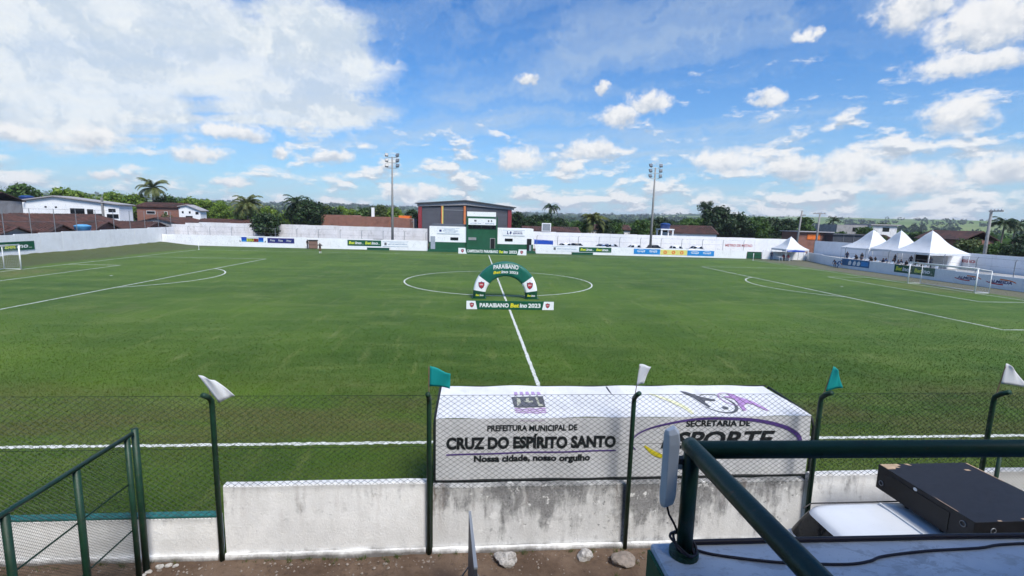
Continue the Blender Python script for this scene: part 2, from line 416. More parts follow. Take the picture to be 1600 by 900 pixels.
def make_slab_mat():
    m, t, b = new_mat('worn_slab_paint')
    w = t.vmath('SUBTRACT', t.noise(t.pos, 3, 4, .6, out=1), (.5, .5, .5))
    ps = t.vmath('ADD', t.pos, t.scale(w, (.2, .2, .2)))
    ch = t.noise(t.scale(ps, (1, 2.2, 1)), 5.5, 8, .75); fn = t.noise(t.pos, 60, 4, .7)
    c = t.mix(t.step(t.noise(t.pos, 2, 4, .6), .35, .65), (.46, .53, .63), (.58, .64, .72))
    c = t.mix(t.math('MULTIPLY', t.step(ch, .49, .60), .85), c, (.36, .40, .46))
    c = t.mix(t.math('MULTIPLY', t.step(fn, .60, .72), .45), c, (.10, .11, .14))
    t.l.new(c, b.inputs['Base Color']); b.inputs['Roughness'].default_value = .6
    bp = t.node('ShaderNodeBump'); bp.inputs['Strength'].default_value = .5; bp.inputs['Distance'].default_value = .006
    t.l.new(t.math('ADD', ch, fn), bp.inputs['Height']); t.l.new(bp.outputs[0], b.inputs['Normal'])
    M['worn_slab_paint'] = m
make_slab_mat()

def make_brick(name, c1, c2, mortar, scale=1.0):
    m, t, b = new_mat(name)
    x, y, z = t.sep(t.pos)
    br = t.node('ShaderNodeTexBrick'); t.put(br.inputs['Vector'], t.comb(t.math('ADD', x, t.math('MULTIPLY', y, .7)), z, 0))
    br.inputs['Color1'].default_value = (*c1, 1); br.inputs['Color2'].default_value = (*c2, 1); br.inputs['Mortar'].default_value = (*mortar, 1)
    br.inputs['Scale'].default_value = scale; br.inputs['Brick Width'].default_value = .45; br.inputs['Row Height'].default_value = .22; br.inputs['Mortar Size'].default_value = .02
    c = t.mix(t.math('MULTIPLY', t.step(t.noise(t.pos, .5, 6, .7), .5, .7), .55), br.outputs[0], (.12, .055, .045))
    t.l.new(c, b.inputs['Base Color']); b.inputs['Roughness'].default_value = .9
    M[name] = m
make_brick('brick', (.27, .105, .072), (.21, .085, .06), (.24, .17, .14))

def make_tile_roof(name, c1, c2):
    m, t, b = new_mat(name)
    n = t.noise(t.pos, 1.4, 7, .75); n2 = t.noise(t.pos, .45, 5, .7); n3 = t.noise(t.pos, 5.0, 4, .7)
    c = t.mix(t.step(n, .35, .65), c1, c2)
    c = t.mix(t.math('MULTIPLY', t.step(n3, .55, .75), .6), c, (.19, .095, .07))
    c = t.mix(t.math('MULTIPLY', t.step(n2, .45, .62), .75), c, (.030, .022, .021))
    t.l.new(c, b.inputs['Base Color']); b.inputs['Roughness'].default_value = .9
    M[name] = m
make_tile_roof('clay_tiles', (.050, .024, .021), (.105, .045, .036))

# ------------------------------------------------------------------ mesh helpers
class MB:
    def __init__(s): s.v = []; s.f = []
    def add(s, vs, fs):
        o = len(s.v); s.v += [tuple(v) for v in vs]; s.f += [tuple(i + o for i in f) for f in fs]; return s
    def box(s, x0, x1, y0, y1, z0, z1):
        return s.add([(x0, y0, z0), (x1, y0, z0), (x1, y1, z0), (x0, y1, z0), (x0, y0, z1), (x1, y0, z1), (x1, y1, z1), (x0, y1, z1)],
                     [(0, 3, 2, 1), (4, 5, 6, 7), (0, 1, 5, 4), (1, 2, 6, 5), (2, 3, 7, 6), (3, 0, 4, 7)])
    def tube(s, path, r, n=8, cap=True):
        path = [Vector(p) for p in path]; k = len(path)
        rs = r if isinstance(r, (list, tuple)) else [r] * k
        vs = []; fs = []
        prev = None
        for i, p in enumerate(path):
            d = (path[min(i + 1, k - 1)] - path[max(i - 1, 0)]).normalized()
            a = (Vector((0, 0, 1)) if abs(d.z) < .95 else Vector((1, 0, 0))) if prev is None else prev
            u = (a - d * a.dot(d)).normalized(); w = d.cross(u); prev = u
            for j in range(n):
                q = 2 * math.pi * j / n
                vs.append(p + (u * math.cos(q) + w * math.sin(q)) * rs[i])
        for i in range(k - 1):
            for j in range(n):
                fs.append((i * n + j, i * n + (j + 1) % n, (i + 1) * n + (j + 1) % n, (i + 1) * n + j))
        if cap: fs += [tuple(range(n - 1, -1, -1)), tuple(range((k - 1) * n, k * n))]
        return s.add(vs, fs)
    def prism(s, poly, axis, a0, a1):
        """extrude a 2D polygon; axis 'y': poly is (x,z); 'x': poly is (y,z); 'z': poly is (x,y)"""
        def P(p, a): return (p[0], a, p[1]) if axis == 'y' else (a, p[0], p[1]) if axis == 'x' else (p[0], p[1], a)
        n = len(poly)
        vs = [P(p, a0) for p in poly] + [P(p, a1) for p in poly]
        fs = [tuple(range(n - 1, -1, -1)), tuple(range(n, 2 * n))] + [(i, (i + 1) % n, n + (i + 1) % n, n + i) for i in range(n)]
        return s.add(vs, fs)
    def poly(s, pts): return s.add(pts, [tuple(range(len(pts)))])
    def lathe(s, prof, cx=0, cy=0, n=16):
        vs = []; fs = []
        for (r, z) in prof:
            for j in range(n): vs.append((cx + r * math.cos(2 * math.pi * j / n), cy + r * math.sin(2 * math.pi * j / n), z))
        for i in range(len(prof) - 1):
            for j in range(n): fs.append((i * n + j, i * n + (j + 1) % n, (i + 1) * n + (j + 1) % n, (i + 1) * n + j))
        fs += [tuple(range(n - 1, -1, -1)), tuple(range((len(prof) - 1) * n, len(prof) * n))]
        return s.add(vs, fs)
    def mesh(s, name, m=None, smooth=False, bevel=0, fix=True):
        me = bpy.data.meshes.new(name); me.from_pydata(s.v, [], s.f)
        if fix or bevel:
            bm = bmesh.new(); bm.from_mesh(me)
            bmesh.ops.recalc_face_normals(bm, faces=bm.faces)
            if bevel:
                es = [e for e in bm.edges if len(e.link_faces) == 2 and e.calc_face_angle(0) > .5]
                bmesh.ops.bevel(bm, geom=es, offset=bevel, segments=2, affect='EDGES', profile=.6)
            bm.to_mesh(me); bm.free()
        if smooth: me.polygons.foreach_set('use_smooth', [True] * len(me.polygons))
        if m: me.materials.append(M[m] if isinstance(m, str) else m)
        return me
    def build(s, name, m, parent=None, smooth=False, bevel=0, fix=True):
        return link(name, s.mesh(name, m, smooth, bevel, fix), parent)

def link(name, data, parent=None):
    o = bpy.data.objects.new(name, data); COL.objects.link(o)
    if parent is not None: o.parent = parent
    return o

def tag(o, label=None, cat=None, group=None, kind=None):
    if label: o['label'] = label
    if cat: o['category'] = cat
    if group: o['group'] = group
    if kind: o['kind'] = kind
    return o

def thing(name, label, cat, loc=(0, 0, 0), rz=0, group=None, kind=None):
    o = link(name, None); o.location = loc; o.rotation_euler = (0, 0, rz); o.empty_display_size = .2
    return tag(o, label, cat, group, kind)

def copy_tree(o, parent=None):
    c = o.copy(); COL.objects.link(c); c.parent = parent
    for ch in list(o.children): copy_tree(ch, c)
    return c

ORD = ['first', 'second', 'third', 'fourth', 'fifth', 'sixth', 'seventh', 'eighth', 'ninth', 'tenth', 'eleventh', 'twelfth', 'thirteenth', 'fourteenth', 'fifteenth', 'sixteenth', 'seventeenth', 'eighteenth']

# ---- lettering
def text_shape(s, bold=0.0, shear=0.0):
    cu = bpy.data.curves.new('t', 'FONT'); cu.body = s; cu.size = 1.0; cu.offset = bold; cu.shear = shear; cu.resolution_u = 3
    cu.fill_mode = 'FRONT' if hasattr(cu, 'fill_mode') else None
    ob = bpy.data.objects.new('t', cu)
    me = bpy.data.meshes.new_from_object(ob)
    co = np.empty(len(me.vertices) * 3); me.vertices.foreach_get('co', co); co = co.reshape(-1, 3)
    fs = [tuple(p.vertices) for p in me.polygons]
    bpy.data.objects.remove(ob); bpy.data.curves.remove(cu); bpy.data.meshes.remove(me)
    return co, fs

def lettering(parent, s, x0, x1, y0, y1, m, z=.004, bold=.012, shear=0.0, warp=None, name='lettering'):
    """text fitted to a rectangle of the parent's local x/y plane"""
    co, fs = text_shape(s, bold, shear)
    a = co.min(0); b = co.max(0)
    co = (co - a) / np.maximum(b - a, 1e-6)
    co[:, 0] = x0 + co[:, 0] * (x1 - x0); co[:, 1] = y0 + co[:, 1] * (y1 - y0); co[:, 2] = z
    vs = [tuple(c) for c in co]
    if warp: vs = [warp(v) for v in vs]
    mb = MB(); mb.add(vs, fs)
    return mb.build(name, m, parent, fix=False)

def patch(parent, name, pts, m, z=.003):
    return MB().poly([(x, y, z) for x, y in pts]).build(name, m, parent, fix=False)

def rect(x0, x1, y0, y1): return [(x0, y0), (x1, y0), (x1, y1), (x0, y1)]

def frame_matrix(o, right):
    r = Vector(right).normalized(); u = Vector((0, 0, 1)); n = r.cross(u)
    return Matrix(((r.x, u.x, n.x, o[0]), (r.y, u.y, n.y, o[1]), (r.z, u.z, n.z, o[2]), (0, 0, 0, 1)))

def board(name, label, cat, a, b, z0, z1, m, thick=.03, group=None):
    """upright panel between ground points a and b (left to right as read); local x right, y up, z out"""
    a = Vector((a[0], a[1], z0)); b = Vector((b[0], b[1], z0)); w = (b - a).length
    o = MB().box(0, w, 0, z1 - z0, -thick, 0).build(name, m, None)
    o.matrix_world = frame_matrix(a, b - a)
    tag(o, label, cat, group)
    return o, w, z1 - z0

def shield(parent, cx, cy, h, z=.005):
    w = h * .78
    def sh(k): return [(cx + x * w * k, cy + y * h * k) for x, y in ((-.5, .42), (-.25, .38), (0, .5), (.25, .38), (.5, .42), (.5, 0), (.36, -.28), (0, -.5), (-.36, -.28), (-.5, 0))]
    e = patch(parent, 'emblem', sh(1.0), 'crest_navy', z)
    patch(e, 'emblem_field', sh(.80), 'crest_red', .0025 + z)
    for i in (-1, 0, 1):
        lettering(e, 'FPF'[i + 1], cx + i * w * .2 - w * .07, cx + i * w * .2 + w * .07, cy - h * .06 - abs(i) * 0, cy + h * .16, 'white_paint', z + .005, .02, name='letter')
    return e

def betino(parent, x0, x1, y0, y1, z=.004, dots=True):
    w = x1 - x0; e = .86 if dots else 1.0
    lettering(parent, 'Bet', x0, x0 + w * .47 * e, y0, y1, 'lemon', z, .03, .15)
    lettering(parent, 'ino', x0 + w * .50 * e, x0 + w * e, y0, y0 + (y1 - y0) * .98, 'white_paint', z, .03, .15)
    if dots: lettering(parent, '...', x0 + w * .88, x1, y0, y0 + (y1 - y0) * .13, 'white_paint', z, .02)

# ================================================================== SETTING
def make_terrain():
    nA, rings = 220, [0, 60, 120, 180, 240, 300, 380, 480, 600, 760, 950, 1150, 1400, 1650, 1900, 2150, 2400, 2700, 3000, 3400, 4000, 5000, 7000]
    vs = [(0, 30, -.06)]; fs = []
    def h(r, a):
        k = min(1, max(0, (r - 500) / 2400)); k = k * k * (3 - 2 * k)
        n = .5 + .22 * math.sin(a * 5 + 1.3 + r * .0011) + .16 * math.sin(a * 11 + .7 - r * .0017) + .12 * math.sin(a * 23 + r * .004) + .05 * math.sin(a * 47 + r * .009)
        base = 52 + 16 * math.cos(a + .55)
        return -.06 + k * base * (.62 + .5 * n) * (1 if r < 3600 else .72)
    for r in rings[1:]:
        for j in range(nA):
            a = 2 * math.pi * j / nA
            vs.append((r * math.sin(a), 30 + r * math.cos(a), h(r, a)))
    for j in range(nA): fs.append((0, 1 + (j + 1) % nA, 1 + j))
    for i in range(len(rings) - 2):
        for j in range(nA):
            a, b = 1 + i * nA, 1 + (i + 1) * nA
            fs.append((a + j, a + (j + 1) % nA, b + (j + 1) % nA, b + j))
    o = MB().add(vs, fs).build('terrain', 'countryside', smooth=True)
    tag(o, 'wooded green hills and pale fields on the horizon', kind='structure')
make_terrain()

PW, PL = 69.17, 94.40        # pitch size; near touchline on y = 0, halfway line on x = 0
o = MB().poly([(x, y, 0) for x, y in ((-59.6, -4.3), (54.2, -4.3), (54.2, 58), (58.9, 71.6), (48, 73.4), (8.7, 76.2), (-11, 77.4), (-59.6, 80.4))]).build('pitch', 'turf')
PITCH = tag(o, 'green football pitch with worn patches along the touchline', kind='structure')

def strip(pts, w, name, closed=False, jag=.018, step=.16):
    """painted line with ragged chalk edges following pts"""
    P = [Vector((x, y, 0)) for x, y in pts]
    path = []
    for a, b in zip(P[:-1], P[1:]):
        n = max(1, int((b - a).length / step))
        path += [a + (b - a) * (i / n) for i in range(n)]
    path.append(P[-1])
    vs = []; fs = []
    for i, p in enumerate(path):
        d = (path[min(i + 1, len(path) - 1)] - path[max(i - 1, 0)]).normalized(); s = Vector((-d.y, d.x, 0))
        for k in (1, -1):
            q = p + s * k * (w / 2 + random.uniform(-jag, jag)); vs.append((q.x, q.y, .005))
    for i in range(len(path) - 1): fs.append((2 * i, 2 * i + 1, 2 * i + 3, 2 * i + 2))
    MB().add(vs, fs).build(name, 'chalk', PITCH, fix=False)

def arc(cx, cy, r, a0, a1, n=64): return [(cx + r * math.cos(a0 + (a1 - a0) * i / n), cy + r * math.sin(a0 + (a1 - a0) * i / n)) for i in range(n + 1)]
hx, my = PL / 2, PW / 2
strip([(-hx, 0), (hx, 0)], .15, 'touchline', step=.08, jag=.03)
strip([(-hx, PW), (hx, PW)], .12, 'touchline', step=.6)
for s in (-1, 1):
    strip([(s * hx, .06), (s * hx, PW - .06)], .12, 'goal_line', step=.6)
    strip([(s * hx, my + 20.16), (s * (hx - 16.5), my + 20.16), (s * (hx - 16.5), my - 20.16), (s * hx, my - 20.16)], .13, 'penalty_area_line', step=.4)
    strip([(s * hx, my + 9.16), (s * (hx - 5.5), my + 9.16), (s * (hx - 5.5), my - 9.16), (s * hx, my - 9.16)], .12, 'goal_area_line', step=.5)
    q = math.acos(5.5 / 9.15); c = s * (hx - 11)
    strip(arc(c, my, 9.15, (math.pi - q if s > 0 else -q), (math.pi + q if s > 0 else q)), .13, 'penalty_arc')
    strip([(c - .12, my), (c + .12, my)], .24, 'penalty_spot', step=.06)
strip([(0, .08), (0, PW - .06)], .14, 'halfway_line', step=.1, jag=.02)
strip(arc(0, my, 9.15, 0, 2 * math.pi, 180), .13, 'centre_circle', step=.3)
strip([(-.16, my), (.16, my)], .26, 'centre_spot', step=.06)

def make_bank():
    vs = []; fs = []; n = 60
    for i in range(n + 1):
        y = 40 + i * (79.8 - 40) / n
        k = .22 + .35 * max(0, (y - 62) / 18) + random.uniform(-.05, .05)
        for x, z in ((-59.6, k), (-58.6, k * .9), (-57, k * .55), (-55, k * .2), (-52.5, -.01)): vs.append((x, y, z + random.uniform(-.02, .02) * (z > 0)))
    for i in range(n):
        for j in range(4): a = i * 5 + j; fs.append((a, a + 5, a + 6, a + 1))
    tag(MB().add(vs, fs).build('grass_bank', 'turf', smooth=True), 'rough grass bank at the foot of the left wall', kind='structure')
make_bank()

def make_soil_sheet():
    xs = np.linspace(-26, 30, 150); ys = np.linspace(-14, -4.3, 40)
    X, Y = np.meshgrid(xs, ys)
    Z = .012 * np.sin(X * 2.1 + Y) + .015 * np.sin(X * .7 - Y * 1.9) + .012 * rng.standard_normal(X.shape) + .004
    vs = list(zip(X.ravel(), Y.ravel(), Z.ravel())); fs = []
    for j in range(39):
        for i in range(149): a = j * 150 + i; fs.append((a, a + 1, a + 151, a + 150))
    tag(MB().add(vs, fs).build('dirt_path', 'soil', smooth=True, fix=False), 'bare brown earth between the stand and the wall', kind='structure')
make_soil_sheet()
tag(MB().prism([(-59, 80.6), (-33, 78.4), (-11, 77.9), (9, 76.8), (48, 73.9), (53.5, 73.5), (58, 74), (58, 85.85), (-59, 85.85)], 'z', -.3, .35).build('car_park', 'soil'), 'earth car park behind the advertising wall', kind='structure')
tag(MB().prism([(54.4, 26), (66.2, 26), (66.2, 79), (59.4, 79), (59.2, 71), (54.4, 57)], 'z', -.3, .75).build('terrace', 'concrete'), 'raised terrace behind the right wall', kind='structure')

def make_blades():
    n = 260000
    u = rng.random(n)
    y = -4.25 + 26 * rng.beta(1.0, 3.2, n)
    x = rng.uniform(-1, 1, n) * (9 + (y + 12.4) * 1.05) + (y + 12.4) * .08 - 2
    keep = (np.abs(y) > .085) & (np.abs(x) > .08) & ~((y < -2.5) & (x > -3.0) & (x < 4.1))
    x, y = x[keep], y[keep]; n = len(x)
    h = rng.uniform(.022, .06, n); w = rng.uniform(.005, .011, n) * (1 + (y + 4) * .06); a = rng.uniform(0, 2 * np.pi, n)
    lx, ly = rng.normal(0, .022, n), rng.normal(0, .022, n)
    v = np.zeros((n, 3, 3))
    v[:, 0] = np.stack([x - np.cos(a) * w, y - np.sin(a) * w, 0 * x], 1)
    v[:, 1] = np.stack([x + np.cos(a) * w, y + np.sin(a) * w, 0 * x], 1)
    v[:, 2] = np.stack([x + lx, y + ly, h], 1)
    me = bpy.data.meshes.new('grass_blades')
    me.vertices.add(3 * n); me.vertices.foreach_set('co', v.ravel())
    me.loops.add(3 * n); me.loops.foreach_set('vertex_index', np.arange(3 * n, dtype=np.int32))
    me.polygons.add(n); me.polygons.foreach_set('loop_start', np.arange(0, 3 * n, 3, dtype=np.int32))
    me.update(); me.validate(); me.materials.append(M['blade'])
    tag(link('grass_blades', me), 'short mown grass blades on the near side of the pitch', 'grass', kind='stuff')
make_blades()

def make_pebbles():
    n = 1600; mb = MB()
    for _ in range(n):
        x, y = random.uniform(-16, 12), random.uniform(-8.5, -4.5) ** 1; r = abs(random.gauss(0, .012)) + .006
        if random.random() < .5: y = -4.5 - abs(random.gauss(0, .25))
        p = [(x + r * random.uniform(.6, 1.3) * math.cos(q), y + r * random.uniform(.6, 1.3) * math.sin(q), .008) for q in (0, 1.26, 2.5, 3.77, 5.0)]
        t = (x, y, .01 + r * .9); o = len(mb.v)
        mb.add(p + [t], [(i, (i + 1) % 5, 5) for i in range(5)])
    tag(mb.build('gravel', 'stone_tan'), 'small stones and clods scattered on the bare earth', 'gravel', kind='stuff')
make_pebbles()

def make_weeds():
    g = np.random.default_rng(4); V = []
    for _ in range(150):
        x = g.uniform(-12, 9); y = -4.46 - abs(g.normal(0, .05)) if g.random() < .75 else g.uniform(-7, -4.6); k = int(g.integers(5, 16)); s_ = g.uniform(.03, .11)
        for _b in range(k):
            a = g.uniform(0, 6.28); w = g.uniform(.003, .006); bx_, by_ = x + g.normal(0, .025), y + g.normal(0, .015); l = s_ * g.uniform(.5, 1.2)
            V.append([(bx_ - w, by_, 0), (bx_ + w, by_, 0), (bx_ + math.cos(a) * l * .7, by_ + math.sin(a) * l * .4, l)])
    v = np.array(V).reshape(-1, 3); me = bpy.data.meshes.new('weeds'); me.from_pydata([tuple(q) for q in v], [], [(3 * i, 3 * i + 1, 3 * i + 2) for i in range(len(v) // 3)]); me.materials.append(M['leaf_olive'])
    tag(link('weeds', me), 'thin weeds sprouting along the foot of the near wall', 'weeds', kind='stuff')
make_weeds()

# ================================================================== NEAR WALL, FENCE, DUGOUT
def shifted(o, root):
    o.location = -Vector(root.location); return o

def ragged_wall(x0, x1, y0, y1, z1, n):
    """limewashed wall: slightly uneven coping and faces"""
    mb = MB(); vs = []; fs = []
    for i in range(n + 1):
        x = x0 + (x1 - x0) * i / n; j = lambda k: random.uniform(-k, k)
        t = z1 + j(.008)
        vs += [(x, y0 + j(.004), -.1), (x, y0 + j(.006), t * .5), (x, y0 + .012 + j(.004), t - .02), (x, y0 + .035, t + j(.004)), (x, y1 - .03, t), (x, y1, t - .025), (x, y1, -.1)]
    for i in range(n):
        for k in range(6): a = i * 7 + k; fs.append((a, a + 7, a + 8, a + 1))
    fs += [tuple(range(7)), tuple(range(n * 7 + 6, n * 7 - 1, -1))]
    return mb.add(vs, fs)

NW = thing('boundary_wall', 'low whitewashed wall running below the wire fence in front of the pitch', 'wall', (0, -4.3, 0))
for nm, x0, x1, z1, m in (('low_section', -26, -6.86, .775, 'lime'), ('wall_section', -6.74, -3.25, 1.365, 'lime'), ('stained_section', -3.13, 3.94, 1.265, 'stained_lime'), ('wall_section', 4.06, 26, 1.37, 'lime')):
    y = -4.36 if nm != 'stained_section' else -4.345
    shifted(ragged_wall(x0, x1, y, -4.18, z1, max(6, int((x1 - x0) * 3))).build(nm, m, NW), NW)
for x0, x1 in ((-26, -6.86), (-6.74, -3.25), (-3.13, 3.94), (4.06, 26)):
    shifted(ragged_wall(x0, x1, -4.43, -4.365, .12, int((x1 - x0) * 5)).build('base_course', 'lime', NW), NW)
shifted(MB().box(-26, -6.87, -4.35, -4.20, .782, .812).build('coping', 'teal_paint', NW), NW)

def lattice(mb, x0, x1, z0, z1, a, b, r, y=0.0):
    """straight diagonal wires of a diamond mesh in the x-z plane"""
    k = b / a
    for s in (1, -1):
        c0 = (z0 - s * k * (x1 if s > 0 else x0)); c1 = (z1 - s * k * (x0 if s > 0 else x1))
        c = math.floor(c0 / b) * b
        while c < c1:
            # z = s*k*x + c
            xs = sorted([(z0 - c) / (s * k), (z1 - c) / (s * k)])
            xa, xb = max(x0, xs[0]), min(x1, xs[1])
            if xb - xa > .01:
                za, zb = s * k * xa + c, s * k * xb + c
                d = Vector((xb - xa, 0, zb - za)).normalized(); u = Vector((-d.z, 0, d.x)) * r
                yy = y + s * .003
                A = Vector((xa, yy, za)); B = Vector((xb, yy, zb)); f = Vector((0, r * 1.7, 0))
                mb.add([A + u, A - u, A - f, B + u, B - u, B - f], [(0, 1, 4, 3), (1, 2, 5, 4), (2, 0, 3, 5)])
            c += b * random.uniform(.96, 1.04)
    return mb

FE = thing('wire_fence', 'dark green diamond wire fence on posts above the near white wall', 'fence', (0, -4.4, 0))
PX = [-17.6, -14.0, -10.4, -6.79, -3.19, .45, 4.0, 7.5, 11.1, 14.7]
for x in PX:
    if abs(x + 10.4) < .1: continue
    mb = MB().tube([(x, -4.42, -.05), (x, -4.42, 2.86), (x, -4.43, 2.95), (x + .0, -4.52, 3.04), (x, -4.66, 3.13)], .043, 10)
    shifted(mb.build('post', 'post_green', FE, smooth=True), FE)
for a, b in zip(PX[:-1], PX[1:]):
    z0 = .82 if b < -6 else (1.40 if not (a > -3.5 and b < 4.2) else 1.28)
    o = shifted(lattice(MB(), a + .03, b - .03, z0, 3.03, .125, .090, .0030, -4.44).build('mesh_panel', 'wire_green', FE, fix=False), FE)
    o['kind'] = 'stuff'
for z, y in ((3.03, -4.445), (2.1, -4.45)):
    shifted(MB().tube([(PX[0], y, z)] + [(x, y, z) for x in PX[1:]], .0035, 5).build('tension_wire', 'wire_green', FE), FE)

# flags on the fence posts
def flag(x, label, m, quad, stick=.5, lean=(0, 0)):
    r = thing('flag', label, 'flag', (x, -4.47, 3.08), 0, 'flags along the near fence')
    MB().tube([(0, .03, -.12), (lean[0], lean[1], stick)], .008, 6).build('stick', 'wood', r)
    tl, tr, br, bl = [Vector(q) for q in quad]; n = 8; vs = []; fs = []
    for i in range(n + 1):
        for j in range(n + 1):
            u, v = i / n, j / n
            p = (tl * (1 - u) + tr * u) * (1 - v) + (bl * (1 - u) + br * u) * v
            vs.append((p.x, p.y + .028 * math.sin(u * 7 + v * 3) * u, p.z + .01 * math.sin(u * 5)))
    for i in range(n):
        for j in range(n): a = i * (n + 1) + j; fs.append((a, a + 1, a + n + 2, a + n + 1))
    c = MB().add(vs, fs).build('cloth', m, r, smooth=True)
    md = c.modifiers.new('thickness', 'SOLIDIFY'); md.thickness = .004
def cloth_mat(name, col, tr=.45):
    m, t, b = new_mat(name); t.put(b.inputs['Base Color'], col); b.inputs['Roughness'].default_value = .7
    x = t.node('ShaderNodeBsdfTranslucent'); t.put(x.inputs[0], col); mx = t.node('ShaderNodeMixShader'); mx.inputs[0].default_value = tr
    t.l.new(b.outputs[0], mx.inputs[1]); t.l.new(x.outputs[0], mx.inputs[2]); t.l.new(mx.outputs[0], t.n['Material Output'].inputs[0]); M[name] = m
cloth_mat('flag_teal', (.01, .42, .42)); cloth_mat('flag_white', (.88, .89, .92))
flag(-6.79, 'white flag drooping from the fence post beside the railing', 'flag_white', [(-.15, -.02, .33), (.10, -.03, .25), (.42, -.02, -.01), (.15, -.01, -.16)], .12)
flag(-3.19, 'square teal flag blown out flat, left of the banner', 'flag_teal', [(.02, 0, .48), (.37, -.04, .36), (.36, -.02, .10), (.01, 0, .12)], .47)
flag(.45, 'limp narrow white flag above the middle of the banner', 'flag_white', [(.04, 0, .52), (.24, -.05, .49), (.13, -.02, .18), (.01, 0, .12)], .48, (.05, 0))
flag(4.0, 'narrow teal flag at the right end of the banner', 'flag_teal', [(.12, 0, .48), (.20, -.05, .42), (.32, -.04, .10), (.03, 0, .0)], .46, (.13, 0))
flag(7.5, 'pointed white flag on the rightmost fence post', 'flag_white', [(.06, 0, .54), (.18, -.04, .48), (.58, -.05, .08), (.03, 0, .14)], .48, (.06, 0))

def make_dugout():
    D = thing('dugout', 'team dugout under a white printed cover behind the wire fence', 'dugout', (.52, -3.2, 0))
    X0, X1 = -3.1, 4.15
    def bulge(x, y): return .012 * math.sin(x * 2.3 + 1) * math.sin(y * 2 + x * .7) + .008 * math.sin(x * 5.1 + y * 4)
    def sheet(name, w, h, nx, ny, mtx, m, edge=0):
        vs = [(w * i / nx, h * j / ny + (edge * math.sin(i * .9) if j == 0 else 0), bulge(w * i / nx, h * j / ny)) for j in range(ny + 1) for i in range(nx + 1)]
        fs = [(j * (nx + 1) + i, j * (nx + 1) + i + 1, (j + 1) * (nx + 1) + i + 1, (j + 1) * (nx + 1) + i) for j in range(ny) for i in range(nx)]
        o = MB().add(vs, fs).build(name, m, D, smooth=True, fix=False)
        o.matrix_local = Matrix.Translation(-Vector(D.location)) @ mtx
        return o
    zb = 1.225
    back = sheet('back_cover', X1 - X0, 2.43 - zb, 60, 12, frame_matrix((X0, -4.05, zb), (1, 0, 0)), 'cover', .006)
    dy, dz = 1.6, .04; L = math.hypot(dy, dz)
    up = Vector((0, dy, dz)).normalized(); rt = Vector((1, 0, 0)); n = rt.cross(up)
    mt = Matrix(((1, up.x, n.x, X0), (0, up.y, n.y, -4.05), (0, up.z, n.z, 2.432), (0, 0, 0, 1)))
    roof = sheet('roof_cover', X1 - X0, L, 60, 12, mt, 'cover')
    # ends of the roof widen a little towards the pitch
    W = lambda v: (v[0], v[1], v[2] + bulge(v[0], v[1]))
    T = lambda s, x0, x1, z0, z1, m='ink', bold=.02, shear=0: lettering(back, s, x0 - X0, x1 - X0, z0 - zb, z1 - zb, m, .008, bold, shear, W)
    T('PREFEITURA MUNICIPAL DE', -2.16, -.47, 2.18, 2.30, bold=.034)
    T('CRUZ DO ESPÍRITO SANTO', -2.91, .28, 1.83, 2.13, bold=.052)
    T('Nossa cidade, nosso orgulho', -2.40, -.20, 1.54, 1.71, bold=.045)
    T('SECRETARIA DE', 1.63, 2.91, 2.235, 2.36, bold=.034)
    T('ESPORTE', 1.16, 3.44, 1.80, 2.14, bold=.032, shear=.22)
    def strip_on(par, name, pts, m, z=.009):
        """ribbon from (x, y, half width) triples in the sheet's own plane"""
        vs = []; fs = []
        for i, (x, y, w) in enumerate(pts):
            a = pts[max(i - 1, 0)]; b = pts[min(i + 1, len(pts) - 1)]
            d = Vector((b[0] - a[0], b[1] - a[1], 0)).normalized()
            for k in (1, -1): vs.append(W((x - d.y * w * k, y + d.x * w * k, z)))
        for i in range(len(pts) - 1): fs.append((2 * i, 2 * i + 1, 2 * i + 3, 2 * i + 2))
        return MB().add(vs, fs).build(name, m, par, fix=False)
    strip_on(back, 'printed_line', [(-2.91 - X0 + 3.2 * i / 30, 1.735 - zb + .04 * i / 30, .014) for i in range(31)], 'purple')
    arcp = []
    for i in range(49):
        q = math.pi * (1.10 - 1.13 * i / 48)
        arcp.append((2.27 + 1.68 * math.cos(q) - X0, 1.93 + .47 * math.sin(q) - zb, .010 + .038 * (i / 48) ** 1.3))
    strip_on(back, 'printed_arc', arcp, 'purple')
    strip_on(back, 'printed_stroke', [(.84 + .5 * i / 12 - X0, 1.86 - .22 * math.sin(i / 12 * 1.9) - zb, .045 * math.sin(.35 + i / 12 * 2.4)) for i in range(13)], 'yellow')
    lettering(back, 'CRUZ DO ESPÍRITO SANTO', -1.56 - X0, -1.09 - X0, 2.375 - zb, 2.40 - zb, 'orchid', .008, 0, 0, W)
    # ---- prints on the roof sheet: y measured from the back edge
    ry = lambda Y: (Y + 4.05)
    P = lambda nm, pts, m, z=.010: MB().poly([W((x - X0, ry(y), z)) for x, y in pts]).build(nm, m, roof, fix=False)
    P('printed_crest', [(-1.64, -3.05), (-1.62, -3.56), (-1.01, -3.56), (-.99, -3.05)], 'print_dark')
    P('printed_tower', [(-1.56, -3.52), (-1.46, -3.52), (-1.48, -3.13), (-1.54, -3.13)], 'olive_print', .014)
    P('printed_cross', [(-1.36, -3.54), (-1.30, -3.54), (-1.30, -3.34), (-1.23, -3.34), (-1.23, -3.27), (-1.30, -3.27), (-1.30, -3.14), (-1.36, -3.14), (-1.36, -3.27), (-1.43, -3.27), (-1.43, -3.34), (-1.36, -3.34)], 'olive_print', .014)
    P('printed_chimney', [(-1.14, -3.52), (-1.04, -3.52), (-1.05, -3.44), (-1.10, -3.44), (-1.12, -3.12), (-1.16, -3.12)], 'olive_print', .014)
    for k in range(3):
        strip_on(roof, 'printed_wave', [(-1.62 + .6 * i / 18 - X0, ry(-3.63 - .085 * k + .018 * math.sin(i * .9)), .020) for i in range(19)], 'orchid')
